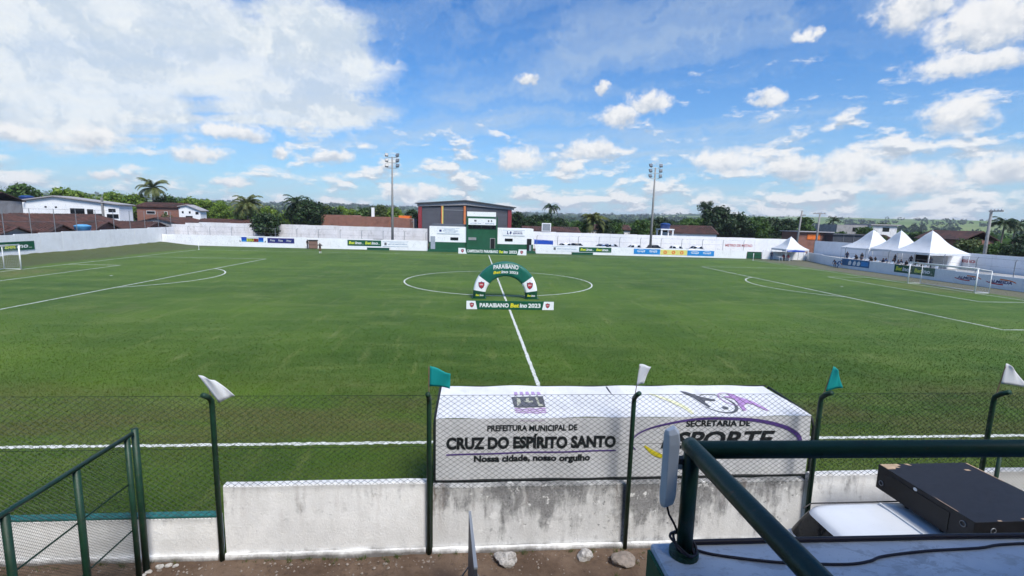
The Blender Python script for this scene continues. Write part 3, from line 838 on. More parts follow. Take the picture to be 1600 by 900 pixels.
    for k in range(5):
        P('printed_battlement', [(-1.58 + .12 * k, -2.98), (-1.50 + .12 * k, -2.98), (-1.51 + .12 * k, -2.82), (-1.57 + .12 * k, -2.82)], 'lilac')
    strip_on(roof, 'printed_stroke', [(1.30 + .5 * math.sin(i / 14 * 1.7) - X0, ry(-2.95 - 1.0 * (i / 14)), .07 * math.sin(.4 + i / 14 * 2.3)) for i in range(15)], 'pale_yellow')
    # black player in a swoosh
    strip_on(roof, 'printed_swoosh', [(2.56 + .34 * math.cos(q) - X0, ry(-3.42 + .44 * math.sin(q)), .010 + .022 * max(0, math.sin(q + 2.6))) for q in [2.2 - 5.0 * i / 40 for i in range(41)]], 'print_dark')
    P('printed_player', [(2.05, -2.78), (2.16, -2.84), (2.36, -3.10), (2.60, -3.26), (2.57, -3.33), (2.38, -3.27), (2.32, -3.38), (2.34, -3.58), (2.30, -3.62), (2.25, -3.38), (2.20, -3.12), (2.10, -2.94)], 'print_dark', .014)
    P('printed_ball', [(2.62 + .06 * math.cos(q), -3.64 + .07 * math.sin(q)) for q in np.linspace(0, 6.0, 12)], 'print_dark', .014)
    # purple player
    strip_on(roof, 'printed_swoosh', [(2.98 + .24 * math.cos(q) - X0, ry(-3.22 + .34 * math.sin(q)), .012) for q in [.6 + 5.0 * i / 30 for i in range(31)]], 'orchid')
    P('printed_player', [(3.04, -2.94), (3.13, -2.94), (3.20, -3.10), (3.36, -3.34), (3.42, -3.82), (3.36, -3.84), (3.28, -3.52), (3.16, -3.44), (3.05, -3.54), (2.97, -3.80), (2.90, -3.80), (2.98, -3.46), (3.03, -3.24), (2.88, -3.14), (2.88, -3.09), (3.03, -3.08)], 'orchid', .014)
    # ---- steel frame
    for x in (X0 - .03, .5, X1 + .10):
        pth = [(x, -2.46, 0), (x, -2.46, 2.38), (x, -2.50, 2.45), (x, -3.2, 2.415), (x, -3.75, 2.385), (x, -3.93, 2.33), (x, -4.0, 2.2), (x, -4.0, 0)]
        shifted(MB().tube(pth, .026, 8).build('frame_hoop', 'black_rubber', D, smooth=True), D)
    for y, z, r in ((-2.42, 2.455, .016), (-3.99, 1.16, .04)):
        shifted(MB().tube([(X0 - .05, y, z), (X1 + .1, y, z)], r, 8).build('frame_rail', 'black_rubber', D, smooth=True), D)
    shifted(MB().box(X0, X1, -4.085, -4.03, 1.06, 1.232).build('bottom_rail', 'black_rubber', D, bevel=.008), D)
    shifted(MB().box(X0 + .2, X1 - .2, -3.85, -3.45, .42, .47).build('bench_seat', 'green_paint', D), D)
    for x in (-2.6, .5, 3.6): shifted(MB().box(x - .04, x + .04, -3.8, -3.5, 0, .42).build('bench_leg', 'green_paint', D), D)
def make_cover_mat():
    m, t, b = new_mat('cover')
    n = t.noise(t.scale(t.pos, (1, 1, .5)), 1.6, 5, .6)
    c = t.mix(t.step(n, .3, .7), (.66, .66, .68), (.75, .75, .77))
    x, y, z = t.sep(t.pos)
    dirt = t.math('MULTIPLY', t.step(t.noise(t.scale(t.pos, (3, 1, .7)), 1.5, 6, .65), .52, .75), .35)
    c = t.mix(dirt, c, (.42, .42, .46))
    # a wide vertical band of the cover in a slightly greyer tone
    bandm = t.math('MULTIPLY', t.step(x, -.42, -.41), t.step(x, .79, .78))
    c = t.mix(t.math('MULTIPLY', bandm, .22), c, (.50, .50, .54))
    t.l.new(c, b.inputs['Base Color']); b.inputs['Roughness'].default_value = .55; b.inputs['Specular IOR Level'].default_value = .3
    bp = t.node('ShaderNodeBump'); bp.inputs['Strength'].default_value = .35; bp.inputs['Distance'].default_value = .05
    t.l.new(t.noise(t.scale(t.pos, (1.5, 1, 1)), 4, 4, .55, dist=1.5), bp.inputs['Height']); t.l.new(bp.outputs[0], b.inputs['Normal'])
    M['cover'] = m
make_cover_mat()
m_('print_dark', (.11, .11, .125), .6, .15)
make_dugout()

# stones at the foot of the wall
def stone(x, y, r, label, m, seed, flat=.8):
    random.seed(seed); bm = bmesh.new(); bmesh.ops.create_icosphere(bm, subdivisions=3, radius=1)
    ph = [random.uniform(0, 6) for _ in range(9)]
    for v in bm.verts:
        c = v.co.copy()
        d = 1 + .16 * math.sin(c.x * 3 + ph[0]) * math.sin(c.y * 2.7 + ph[1]) + .12 * math.sin(c.z * 4 + ph[2] + c.x * 2) + .06 * math.sin(c.x * 9 + ph[3]) * math.sin(c.y * 8 + ph[4]) + random.uniform(-.035, .035)
        v.co = Vector((c.x * r * 1.15, c.y * r * .9, c.z * r * flat)) * d
    me = bpy.data.meshes.new('stone'); bm.to_mesh(me); bm.free(); me.materials.append(M[m])
    o = link('stone', me); o.location = (x, y, r * flat * .62); tag(o, label, 'stone', 'stones at the foot of the wall')
stone(-1.80, -4.70, .165, 'pale lumpy stone nearest the dark upright board, by the wall', 'stone', 3)
stone(-.37, -4.66, .125, 'small pale stone between the two larger stones by the wall', 'stone', 5)
stone(.30, -4.80, .20, 'flat tan stone at the foot of the middle fence post', 'stone_tan', 9, .5)
stone(1.45, -4.72, .12, 'whitish stone beside the corner of the blue grey slab', 'stone', 12)
random.seed(11)
for k, (x, y, r) in enumerate(((-7.75, -4.56, .055), (-7.62, -4.52, .05), (-7.86, -4.66, .045), (-7.5, -4.54, .04), (-7.9, -4.75, .04))):
    stone(x, y, r, 'small broken bit of white plaster below the railing end post', 'stone', 30 + k, .6)
for o in list(bpy.data.objects):
    if o.get('label', '').startswith('small broken bit'): o['group'] = 'plaster rubble by the railing'; o['category'] = 'rubble'; o.name = 'plaster_rubble'
random.seed(21)

# side railing at lower left
SR = thing('mesh_railing', 'dark green mesh railing running towards the viewer at lower left', 'railing', (-7.92, -4.75, 0))
shifted(MB().tube([(-7.90, -4.70, 2.50), (-7.92, -9.5, 2.50)], .034, 10).build('top_rail', 'green_paint', SR, smooth=True), SR)
shifted(MB().tube([(-7.98, -4.72, 2.46), (-8.0, -9.5, 2.47)], .022, 8).build('inner_rail', 'green_paint', SR, smooth=True), SR)
for z in (1.70, .90): shifted(MB().tube([(-7.93, -4.78, z), (-7.94, -9.5, z)], .013, 6).build('mid_rail', 'post_green', SR, smooth=True), SR)
for y, r, h in ((-4.62, .05, 2.55), (-4.80, .04, 2.48), (-5.78, .045, 2.47), (-6.80, .045, 2.47), (-7.85, .045, 2.47), (-8.9, .045, 2.47)):
    shifted(MB().tube([(-7.92, y, -.02), (-7.91, y, h)], r, 10).build('post', 'post_green', SR, smooth=True), SR)
mb = MB()
lattice(mb, 4.82, 9.4, .12, 2.44, .045, .045, .0016)
mb.v = [(-7.93 + y, -x, z) for x, y, z in mb.v]
o = shifted(mb.build('mesh_panel', 'wire_green', SR, fix=False), SR); o['kind'] = 'stuff'

# right-hand gate in the fence line
G = thing('fence_gate', 'dark green framed wire gate at the far right of the near fence', 'gate', (8.4, -4.55, 0))
for x in (7.66, 8.92): shifted(MB().tube([(x, -4.56, .02), (x, -4.56, 2.12)], .035, 8).build('gate_stile', 'post_green', G, smooth=True), G)
for z in (2.09, .15): shifted(MB().tube([(7.66, -4.56, z), (8.92, -4.56, z)], .028, 8).build('gate_rail', 'post_green', G, smooth=True), G)
o = shifted(lattice(MB(), 7.70, 8.88, .18, 2.06, .07, .06, .002, -4.56).build('mesh_panel', 'wire_green', G, fix=False), G); o['kind'] = 'stuff'

# upright board seen on edge below the camera
B = thing('upright_board', 'dark grey board standing on edge on the earth, seen end on', 'board', (-2.42, -6.0, 0), 0)
vs = [(-2.475, -5.47), (-2.44, -5.47), (-2.345, -6.7), (-2.39, -6.7)]
shifted(MB().prism(vs, 'z', .10, 1.485).build('panel', 'panel_grey', B), B)
shifted(MB().prism([(-2.476, -5.465), (-2.438, -5.465), (-2.342, -6.7), (-2.391, -6.7)], 'z', 1.487, 1.515).build('edge_trim', 'pale_edge', B), B)
for s in (-1, 1):
    for y in (-5.5, -6.6): shifted(MB().tube([(-2.44, y, .62), (-2.44 + s * .36, y + .05, .01)], .012, 6).build('brace', 'steel', B), B)

# ================================================================== STAND, RAILING, ANTENNA, CABLES
ST = thing('grandstand', 'green and blue grey concrete stand the view is taken from', 'grandstand', (4, -12.5, 0))
shifted(MB().box(-1.53, 26, -22, -10.26, 4.24, 4.45).build('slab', 'worn_slab_paint', ST, bevel=.02), ST)
shifted(MB().box(-1.548, -1.533, -21.9, -10.28, 4.20, 4.425).build('edge_band', 'pavilion_green', ST), ST)
shifted(MB().box(-1.49, 25.9, -22, -10.32, -.1, 4.235).build('front_wall', 'pavilion_green', ST), ST)
shifted(MB().box(-26, -1.56, -22, -12.2, 4.2, 4.42).build('gallery_slab', 'concrete', ST), ST)
shifted(MB().box(-25.9, -1.56, -22, -12.5, -.1, 4.195).build('gallery_wall', 'pavilion_green', ST), ST)
shifted(MB().box(-26, 26, -22.3, -22.02, -.1, 9.3).build('back_wall', 'white_wall', ST), ST)
shifted(MB().prism([(-23, 9.35), (-13.4, 10.0), (-13.4, 10.15), (-23, 9.5)], 'x', -27, 27).build('roof', 'roof_sheet', ST), ST)  # unseen roof added behind the view, front edge placed to shade slab and railing
for x in (-24, -16, -8, 2.5, 10, 18, 25): shifted(MB().tube([(x, -14.8, 4.3), (x, -14.8, 9.8)], .12, 12).build('column', 'green_paint', ST, smooth=True), ST)

RL = thing('pipe_railing', 'thick dark green pipe handrail at the corner of the stand', 'railing', (-1.39, -10.36, 4.45))
zr = 5.0; cx, cy = -1.395, -10.36
shifted(MB().tube([(cx - .012, cy, zr), (4, cy - .10, zr), (12, cy - .14, zr)], .0415, 24).build('front_rail', 'green_paint', RL, smooth=True), RL)
shifted(MB().tube([(cx, cy + .035, zr + .006), (cx, cy, zr + .006), (cx + .01, -13.6, zr + .006)], .0415, 24).build('side_rail', 'green_paint', RL, smooth=True), RL)
shifted(MB().tube([(cx, cy + .005, 4.44), (cx, cy + .005, zr)], .0375, 24).build('post', 'green_paint', RL, smooth=True), RL)
for x in (1.6, 4.6, 7.6): shifted(MB().tube([(x, cy - .06, 4.44), (x, cy - .06, zr)], .0375, 16).build('post', 'green_paint', RL, smooth=True), RL)
shifted(MB().tube([(cx, cy + .005, 4.45), (cx, cy + .005, 4.475)], .07, 20).build('base_flange', 'post_green', RL), RL)

def make_antenna():
    A = thing('panel_antenna', 'pale plastic panel antenna strapped to the corner of the handrail', 'antenna', (-1.47, -10.33, 4.69))
    # slim shell: rounded back, sloped ends
    prof = [(0, .0), (.012, -.045), (.055, -.06), (.070, -.03), (.066, .0)]
    vs = []; fs = []
    lev = [(0.0, .55, .012), (.02, .85, .004), (.06, 1, 0), (.33, 1, 0), (.375, .9, 0), (.395, .6, .004)]
    for z, k, dx in lev:
        for (px, py) in prof: vs.append((-.055 + dx + px * k, py * k + .01, z + px * .35))
    n = len(prof)
    for i in range(len(lev) - 1):
        for j in range(n): fs.append((i * n + j, i * n + (j + 1) % n, (i + 1) * n + (j + 1) % n, (i + 1) * n + j))
    fs += [tuple(range(n - 1, -1, -1)), tuple(range((len(lev) - 1) * n, len(lev) * n))]
    MB().add(vs, fs).build('shell', 'antenna_white', A, bevel=.003)
    MB().box(.01, .062, -.03, .01, .235, .262).build('bracket', 'black_rubber', A, bevel=.003)
    MB().box(.015, .045, -.012, .004, .20, .235).build('clamp', 'white_plastic', A, bevel=.002)
    MB().tube([(-.02, -.01, .01), (-.01, -.015, -.03), (.02, -.01, -.08), (.045, .0, -.13), (.055, -.05, -.20), (.085, -.06, -.235)], .0055, 8).build('lead', 'cable', A, smooth=True)
make_antenna()

def cable(name, label, pts, r, m='cable'):
    P = [Vector(p) for p in pts]; out = []
    for i in range(len(P) - 1):
        p0, p1, p2, p3 = P[max(i - 1, 0)], P[i], P[i + 1], P[min(i + 2, len(P) - 1)]
        for k in range(6):
            t = k / 6
            out.append(.5 * ((2 * p1) + (p2 - p0) * t + (2 * p0 - 5 * p1 + 4 * p2 - p3) * t * t + (3 * p1 - p0 - 3 * p2 + p3) * t ** 3))
    out.append(P[-1])
    tag(MB().tube(out, r, 8).build(name, m, smooth=True), label, 'cable', 'black cables on the stand slab')
cable('hose', 'thick black hose laid straight along the front edge of the slab', [(-1.35, -10.285, 4.463), (-.9, -10.287, 4.462), (-.3, -10.295, 4.462), (.1, -10.30, 4.464), (.6, -10.315, 4.466), (2, -10.33, 4.466), (6, -10.34, 4.463)], .0135)
cable('power_cable', 'thin black cable snaking across the top of the slab', [(-1.345, -10.32, 4.459), (-1.25, -10.37, 4.457), (-1.0, -10.43, 4.457), (-.80, -10.455, 4.457), (-.62, -10.465, 4.457), (-.50, -10.45, 4.457), (-.40, -10.42, 4.457), (-.15, -10.395, 4.458), (.15, -10.385, 4.458), (.5, -10.362, 4.458), (2, -10.40, 4.458)], .0065)
lp = []
for i in range(26):
    q = i / 25 * 2 * math.pi * 2.4
    lp.append((cx - .01 + (.055 + .012 * math.sin(i)) * math.cos(q), cy + .0 + .055 * math.sin(q), 4.46 + .075 * abs(math.sin(q * .5 + .4)) + .01 * i / 25))
cable('coiled_cable', 'loops of black cable wound round the foot of the rail post', lp, .0065)

# ================================================================== VEHICLES
def make_car(name, label, cat, loc, rz, paint, L=3.9, hw=.80, roof=1.45, belt=.93, rear=(-1.72, -1.40), front=(1.02, .35), group=None, ex=.36):
    C = thing(name, label, cat, loc, rz, group)
    se = lambda c, p: math.copysign(abs(c) ** p, c)
    N = 40
    def ring(x0, x1, b, z, ex=ex, zf=None):
        xc, a = (x0 + x1) / 2, (x1 - x0) / 2; out = []
        for j in range(N):
            q = 2 * math.pi * j / N; x = xc + a * se(math.cos(q), ex); y = b * se(math.sin(q), ex)
            out.append((x, y, zf(x, z) if zf else z))
        return out
    def loft(rs, cap0=True, cap1=True):
        vs = [p for r in rs for p in r]; fs = []
        for i in range(len(rs) - 1):
            for j in range(N): fs.append((i * N + j, i * N + (j + 1) % N, (i + 1) * N + (j + 1) % N, (i + 1) * N + j))
        if cap0: fs.append(tuple(range(N - 1, -1, -1)))
        if cap1: fs.append(tuple(range((len(rs) - 1) * N, len(rs) * N)))
        return MB().add(vs, fs)
    h = L / 2
    def zf(x, z):
        k = max(0, min(1, (x - front[0] + .1) / (h - front[0] + .1))); return z - (z - .3) * .30 * k * k
    body = [ring(-h + .12, h - .14, hw * .90, .24, .3, zf), ring(-h + .02, h - .03, hw * .97, .34, .3, zf), ring(-h, h, hw, .52, .3, zf), ring(-h + .02, h - .02, hw * 1.005, .72, .3, zf), ring(-h + .05, h - .08, hw * .97, belt - .07, .3, zf), ring(-h + .10, h - .16, hw * .92, belt, .3, zf), ring(-h + .5, h - .6, hw * .6, belt + .02, .3, zf)]
    loft(body).build('body', paint, C, smooth=True)
    def cab(t):
        return rear[0] + (rear[1] - rear[0]) * t, front[0] + (front[1] - front[0]) * t ** .9, hw * (.93 - .17 * t ** 1.4), belt - .02 + (roof - .06 - belt) * t
    rs = [ring(*cab(t)) for t in (0, .25, .5, .75, 1)]
    x0, x1, b, z = cab(1)
    for i, dz in ((.05, .028), (.13, .045), (.30, .056), (.5, .06)): rs.append(ring(x0 + i, x1 - i, b - i * .8, z + dz))
    loft(rs).build('cabin', paint, C, smooth=True)
    def pane(nm, q0, q1, t0=.14, t1=.90):
        n = 6; vs = []; fs = []
        for i in range(5):
            t = t0 + (t1 - t0) * i / 4; X0, X1, Bb, Z = cab(t); xc, a = (X0 + X1) / 2, (X1 - X0) / 2
            for j in range(n + 1):
                q = R(q0 + (q1 - q0) * j / n)
                vs.append((xc + (a + .008) * se(math.cos(q), ex), (Bb + .008) * se(math.sin(q), ex), Z))
        for i in range(4):
            for j in range(n): k = i * (n + 1) + j; fs.append((k, k + 1, k + n + 2, k + n + 1))
        MB().add(vs, fs).build(nm, 'glass_dark', C, smooth=True, fix=False)
    pane('windscreen', -38, 38); pane('rear_window', 142, 218)
    for s in (1, -1): pane('side_window', s * 53, s * 88); pane('side_window', s * 92, s * 127)
    for x in (-h * .62, h * .64):
        for s in (1, -1):
            w = link('wheel', None, C); w.location = (x, s * (hw - .09), .29)
            def disc(r, y0, y1): mb = MB().lathe([(r * .9, y0), (r, y0 + .03), (r, y1 - .03), (r * .9, y1)], n=20); mb.v = [(a, c, b_) for a, b_, c in mb.v]; return mb
            disc(.29, -.10, .10).build('tyre', 'tyre', w, smooth=True); disc(.18, -.104, .104).build('rim', 'rim', w)
    for s in (1, -1):
        MB().box(h - .10, h - .02, s * hw * .55 - .14, s * hw * .55 + .14, .52, .64).build('headlight', 'lamp_glass', C, bevel=.02)
        MB().box(-h - .004, -h + .06, s * hw * .62 - .10, s * hw * .62 + .10, .60, .80).build('tail_light', 'car_red', C, bevel=.02)
    return C

make_car('parked_car', 'white car parked below the stand with a black box on its roof', 'car', (4.78, -5.98, 0), 0, 'car_white', L=4.2, hw=.80, roof=1.50, belt=.95, rear=(-1.90, -1.62), front=(1.75, 1.30), ex=.29)
NC = [o for o in bpy.data.objects if o.get('label', '').startswith('white car parked below')][0]
for x in (-.38,): MB().box(x, x + .035, -.50, .50, 1.475, 1.506).build('roof_rib', 'car_white', NC, bevel=.008)
MB().tube([(-1.66, -.56, 1.40), (-1.5, -.60, 1.455), (1.2, -.60, 1.455)], .012, 6).build('rain_gutter', 'black_rubber', NC); MB().tube([(-1.66, .56, 1.40), (-1.5, .60, 1.455), (1.2, .60, 1.455)], .012, 6).build('rain_gutter', 'black_rubber', NC)

SB = thing('speaker_box', 'large scuffed black loudspeaker cabinet lying on the white car roof', 'speaker', (5.48, -5.93, 1.50))
shifted(MB().box(4.65, 6.31, -6.75, -5.12, 1.575, 2.0).build('cabinet', 'black_box', SB, bevel=.006), SB)
for x, y in ((4.8, -6.2), (6.1, -6.2), (4.8, -5.6), (6.1, -5.6)): shifted(MB().tube([(x, y, 1.47), (x, y, 1.58)], .035, 10).build('foot', 'black_rubber', SB), SB)
for pts in ([(4.66, -5.13), (4.98, -5.13), (5.0, -5.19), (4.90, -5.21), (4.93, -5.26), (4.84, -5.25), (4.80, -5.30), (4.66, -5.30)], [(5.10, -5.13), (5.18, -5.13), (5.20, -5.20), (5.14, -5.18)], [(6.27, -5.14), (6.30, -5.14), (6.30, -5.75), (6.285, -5.75)], [(6.0, -5.35), (6.10, -5.35), (6.10, -5.40), (6.02, -5.39)], [(5.42, -6.69), (5.56, -6.69), (5.54, -6.74), (5.44, -6.74)], [(5.02, -6.72), (5.08, -6.72), (5.08, -6.745), (5.02, -6.745)], [(4.655, -6.5), (4.668, -6.5), (4.668, -6.1), (4.655, -6.2)]):
    shifted(MB().poly([(x, y, 2.0025) for x, y in pts]).build('scuff', 'raw_wood', SB), SB)
def ringmesh(c, ax, r, w):
    pts = [(c[0], c[1] + r * math.cos(q), c[2] + r * math.sin(q)) if ax == 'x' else (c[0] + r * math.cos(q), c[1], c[2] + r * math.sin(q)) for q in np.linspace(0, 2 * math.pi, 17)]
    return MB().tube(pts, w, 6, cap=False)
for c, ax in (((4.646, -5.22, 1.70), 'x'), ((4.646, -6.62, 1.66), 'x'), ((4.646, -6.60, 1.88), 'x'), ((4.95, -6.753, 1.86), 'y'), ((4.95, -6.753, 1.68), 'y')):
    shifted(ringmesh(c, ax, .04, .008).build('corner_socket', 'steel', SB, smooth=True), SB)
o = MB().lathe([(.035, 0), (.030, .006)], n=14); o.v = [(4.648 - z, -5.83 + x, 1.95 + y * .8) for x, y, z in o.v]; shifted(o.build('badge', 'white_paint', SB), SB)
shifted(MB().box(4.642, 4.65, -6.4, -5.4, 1.63, 1.92).build('grille', 'black_rubber', SB), SB)
shifted(MB().tube([(4.76, -5.14, 1.60), (4.72, -5.10, 1.54), (4.80, -5.11, 1.50)], .008, 6).build('hook', 'steel', SB), SB)

# ================================================================== ARCH, BOARDS, GOALS, CORNER POSTS
def make_arch():
    A = thing('inflatable_arch', 'green inflatable arch with white leg panels standing in the centre circle', 'arch', (0, 24.4, 0))
    RX, RZ, ZL = 2.03, 2.03, .27; path = []
    for i in range(3): path.append((-RX, ZL * i / 3, .94))
    for i in range(0, 61):
        q = math.pi * (1 - i / 60); path.append((RX * math.cos(q), ZL + RZ * math.sin(q), .94 + .19 * math.sin(q)))
    for i in range(3): path.append((RX, ZL * (2 - i) / 3, .94))
    n = 24; H = .42
    def seg(i0, i1, name, m, grow=0.0):
        vs = []; fs = []
        for i in range(i0, i1 + 1):
            x, z, w = path[i]; a = path[max(i - 1, 0)]; b = path[min(i + 1, len(path) - 1)]
            d = Vector((b[0] - a[0], 0, b[1] - a[1])).normalized(); u = Vector((-d.z, 0, d.x))
            for j in range(n):
                q = 2 * math.pi * j / n; c, s = math.cos(q), math.sin(q)
                e = .42; r = (w / 2 + grow) * math.copysign(abs(c) ** e, c); y = (H + grow) * math.copysign(abs(s) ** e, s)
                vs.append((x + u.x * r, y, z + u.z * r))
        k = i1 - i0 + 1
        for i in range(k - 1):
            for j in range(n): fs.append((i * n + j, i * n + (j + 1) % n, (i + 1) * n + (j + 1) % n, (i + 1) * n + j))
        fs += [tuple(range(n - 1, -1, -1)), tuple(range((k - 1) * n, k * n))]
        return MB().add(vs, fs).build(name, m, A, smooth=False)
    T = len(path) - 1
    seg(0, 6, 'foot_panel', 'arch_dark'); seg(T - 6, T, 'foot_panel', 'arch_dark')
    l = seg(6, 15, 'white_panel', 'white_sheet'); r = seg(T - 15, T - 6, 'white_panel', 'white_sheet')
    top = seg(15, T - 15, 'top_panel', 'arch_green')
    front = Matrix(((1, 0, 0, 0), (0, 0, -1, -H), (0, 1, 0, 0), (0, 0, 0, 1)))
    def on_front(o): o.matrix_local = front; return o
    def curve(v):  # lettering follows the crown
        return (v[0], v[1] - .10 * v[0] ** 2, v[2])
    on_front(lettering(top, 'PARAIBANO', -.97, .95, 2.36, 2.70, 'white_paint', .008, .03, 0, curve))
    on_front(lettering(top, 'Bet', -.97, -.40, 2.00, 2.22, 'yellow', .008, .03, .1, curve))
    on_front(lettering(top, 'ino', -.36, .16, 2.00, 2.22, 'white_paint', .008, .03, .1, curve))
    on_front(lettering(top, '2023', .26, .93, 2.00, 2.20, 'white_paint', .008, .03, 0, curve))
    for par, x in ((l, -1.87), (r, 1.87)): on_front(shield(par, x, 1.05, .58, .010))
    for x in (-1.98, 2.02):
        p = [c for c in A.children if c.name.startswith('foot_panel')][0 if x < 0 else 1]
        on_front(lettering(p, 'Bet', x - .32, x - .03, .20, .36, 'lemon', .008, .03, .15)); on_front(lettering(p, 'ino', x - .01, x + .28, .20, .35, 'white_paint', .008, .03, .15))
    for x in (-2.05, 2.05): MB().box(x - .55, x + .55, -.5, .5, .002, .03).build('base_mat', 'arch_dark' if x < 0 else 'arch_dark', A)
make_arch()

def title_board(name, label, a, b, z1, words, thick):
    o, w, h = board(name, label, 'sign', a, b, .02, z1, 'banner_green', thick)
    k = w / 5.95
    patch(o, 'white_end', [(.0, .0), (.73 * k, 0), (.60 * k, h), (0, h)], 'white_sheet'); patch(o, 'white_end', [(w - .80 * k, 0), (w, 0), (w, h), (w - .68 * k, h)], 'white_sheet')
    shield(o, .36 * k, h * .5, h * .62); shield(o, w - .42 * k, h * .5, h * .62)
    for s, x0, x1, m, sh in words: lettering(o, s, x0 * w, x1 * w, h * .24, h * .76, m, .004, .035, sh)
    for x in (.12 * w, .5 * w, .88 * w): MB().box(x - .02, x + .02, -.02, h * .8, -thick - .05, -thick - .01).build('prop', 'steel', o)
title_board('pitch_board', 'long low title board lying across the halfway line in front of the arch', (-2.93, 19.5), (3.02, 19.45), .59, [('PARAIBANO', .15, .482, 'white_paint', 0), ('Bet', .50, .60, 'yellow', .1), ('ino', .607, .692, 'white_paint', .1), ('2023', .705, .848, 'white_paint', 0)], .10)
title_board('pitch_board', 'long title board on the far touchline before the green pavilion', (-5.25, 71.6), (6.6, 70.4), 1.02, [('CAMPEONATO', .13, .36, 'white_paint', 0), ('PARAIBANO', .375, .585, 'white_paint', 0), ('Bet', .60, .66, 'lemon', .1), ('ino', .665, .725, 'white_paint', .1), ('2023', .745, .86, 'white_paint', 0)], .10)

def make_goal(x, s, label):
    G = thing('goal', label, 'goal', (x, my, 0), 0, 'football goals')
    w, h, d = 3.72, 2.44, 1.55
    for y in (-w, w):
        MB().tube([(0, y, 0), (0, y, h)], .065, 12).build('post', 'white_paint', G, smooth=True)
        MB().tube([(s * d, y, 0), (s * d, y, h - .22)], .035, 8).build('back_post', 'white_paint', G, smooth=True)
        MB().tube([(0, y, h), (s * d, y, h - .22)], .03, 8).build('side_bar', 'white_paint', G, smooth=True)
        MB().tube([(0, y, .03), (s * d, y, .03)], .03, 8).build('ground_bar', 'white_paint', G, smooth=True)
    MB().tube([(0, -w - .06, h), (0, w + .06, h)], .065, 12).build('crossbar', 'white_paint', G, smooth=True)
    MB().tube([(s * d, -w, h - .22), (s * d, w, h - .22)], .03, 8).build('back_bar', 'white_paint', G, smooth=True)
    MB().tube([(s * d, -w, .03), (s * d, w, .03)], .03, 8).build('ground_bar', 'white_paint', G, smooth=True)
    mb = MB(); k = .004; c = .16
    def wire(a, b):
        a, b = Vector(a), Vector(b); dd = (b - a).normalized(); u = dd.cross(Vector((.3, .5, .8))).normalized() * k; v = dd.cross(u)
        mb.add([a + u, a - u * .5 + v * .8, a - u * .5 - v * .8, b + u, b - u * .5 + v * .8, b - u * .5 - v * .8], [(0, 1, 4, 3), (1, 2, 5, 4), (2, 0, 3, 5)])
    y = -w
    while y <= w: wire((s * d, y, .03), (s * d, y, h - .22)); wire((0, y, h), (s * d, y, h - .22)); y += c
    z = .1
    while z < h - .22:
        wire((s * d, -w, z), (s * d, w, z))
        for yy in (-w, w): wire((0, yy, z), (s * d, yy, z))
        z += c
    xx = c
    while xx < d:
        for yy in (-w, w): wire((s * xx, yy, .03), (s * xx, yy, h - .14 * xx))
        wire((s * xx, -w, h - .14 * xx), (s * xx, w, h - .14 * xx)); xx += c
    o = mb.build('net', 'net', G, fix=False); o['kind'] = 'stuff'
make_goal(-hx, -1, 'white goal at the left edge of the picture before the left wall')
make_goal(hx, 1, 'white goal on the right before the tents')
for x, lab in ((-hx, 'white corner post at the far left corner of the pitch'), (hx, 'white corner post at the far right corner by the green gate')):
    C = thing('corner_post', lab, 'corner post', (x, PW, 0), 0, 'corner posts')
    MB().tube([(0, 0, 0), (0, 0, 1.25)], .05, 8).build('pole', 'white_paint', C, smooth=True); MB().lathe([(.1, 0), (.1, .03), (.06, .06)], n=10).build('base', 'white_paint', C)

# ================================================================== PERIMETER WALLS
def panel_wall(name, label, pts, z0, z1s, thick, m, pl, cap=.04):
    """wall of separate panels along pts; z1s gives the height at each point"""
    W = thing(name, label, 'wall', (pts[0][0], pts[0][1], 0))
    for (a, b, za, zb) in zip(pts[:-1], pts[1:], z1s[:-1], z1s[1:]):
        A = Vector((a[0], a[1], 0)); B = Vector((b[0], b[1], 0)); L = (B - A).length; n = max(1, round(L / pl)); d = (B - A) / L; s = Vector((-d.y, d.x, 0))
        for i in range(n):
            g = .012; p = A + d * (L * i / n + g); q = A + d * (L * (i + 1) / n - g); e = random.uniform(-.05, .05); z1 = za + (zb - za) * (i + .5) / n + e
            off = s * random.uniform(-.01, .01); vs = []
            for z in (z0, z1):
                for r in (p - s * thick / 2, q - s * thick / 2, q + s * thick / 2, p + s * thick / 2): r = r + off; vs.append((r.x, r.y, z))
            shifted(MB().add(vs, [(0, 3, 2, 1), (4, 5, 6, 7), (0, 1, 5, 4), (1, 2, 6, 5), (2, 3, 7, 6), (3, 0, 4, 7)]).build('wall_panel', m, W), W)
    return W
panel_wall('stadium_wall', 'tall white wall with stepped top along the left side of the pitch', [(-59.7, 20), (-59.7, 52), (-59.7, 66), (-59.7, 84)], -.1, [2.6, 2.72, 2.95, 3.2], .18, 'white_wall', 3.6)
panel_wall('advertising_wall', 'low white wall with banners at the far left, up to the pavilion', [(-59.5, 80.2), (-33, 77.9), (-11.1, 77.3)], -.1, [1.95, 1.95, 1.85], .15, 'white_wall', 12)
panel_wall('advertising_wall', 'low white wall with banners at the far right of the pavilion', [(8.9, 76.15), (48.3, 73.3)], -.1, [1.62, 1.42], .15, 'white_wall', 12)
panel_wall('advertising_wall', 'short white wall piece between the green gate and small tent', [(51.2, 73.1), (58.8, 71.7)], -.1, [1.35, 1.45], .15, 'white_wall', 8)
panel_wall('advertising_wall', 'low white wall with banners along the right side before the tents', [(59.0, 71.6), (54.4, 57.6), (54.2, 47), (54.2, 24)], -.1, [1.5, 1.5, 1.45, 1.30], .15, 'white_wall', 9)
panel_wall('back_wall', 'tall greyish panel wall behind the car park, left of the pavilion', [(-60.5, 84.8), (-56, 85.9), (-12, 86)], -.1, [3.5, 4.15, 3.95], .16, 'old_wall', 2.9)
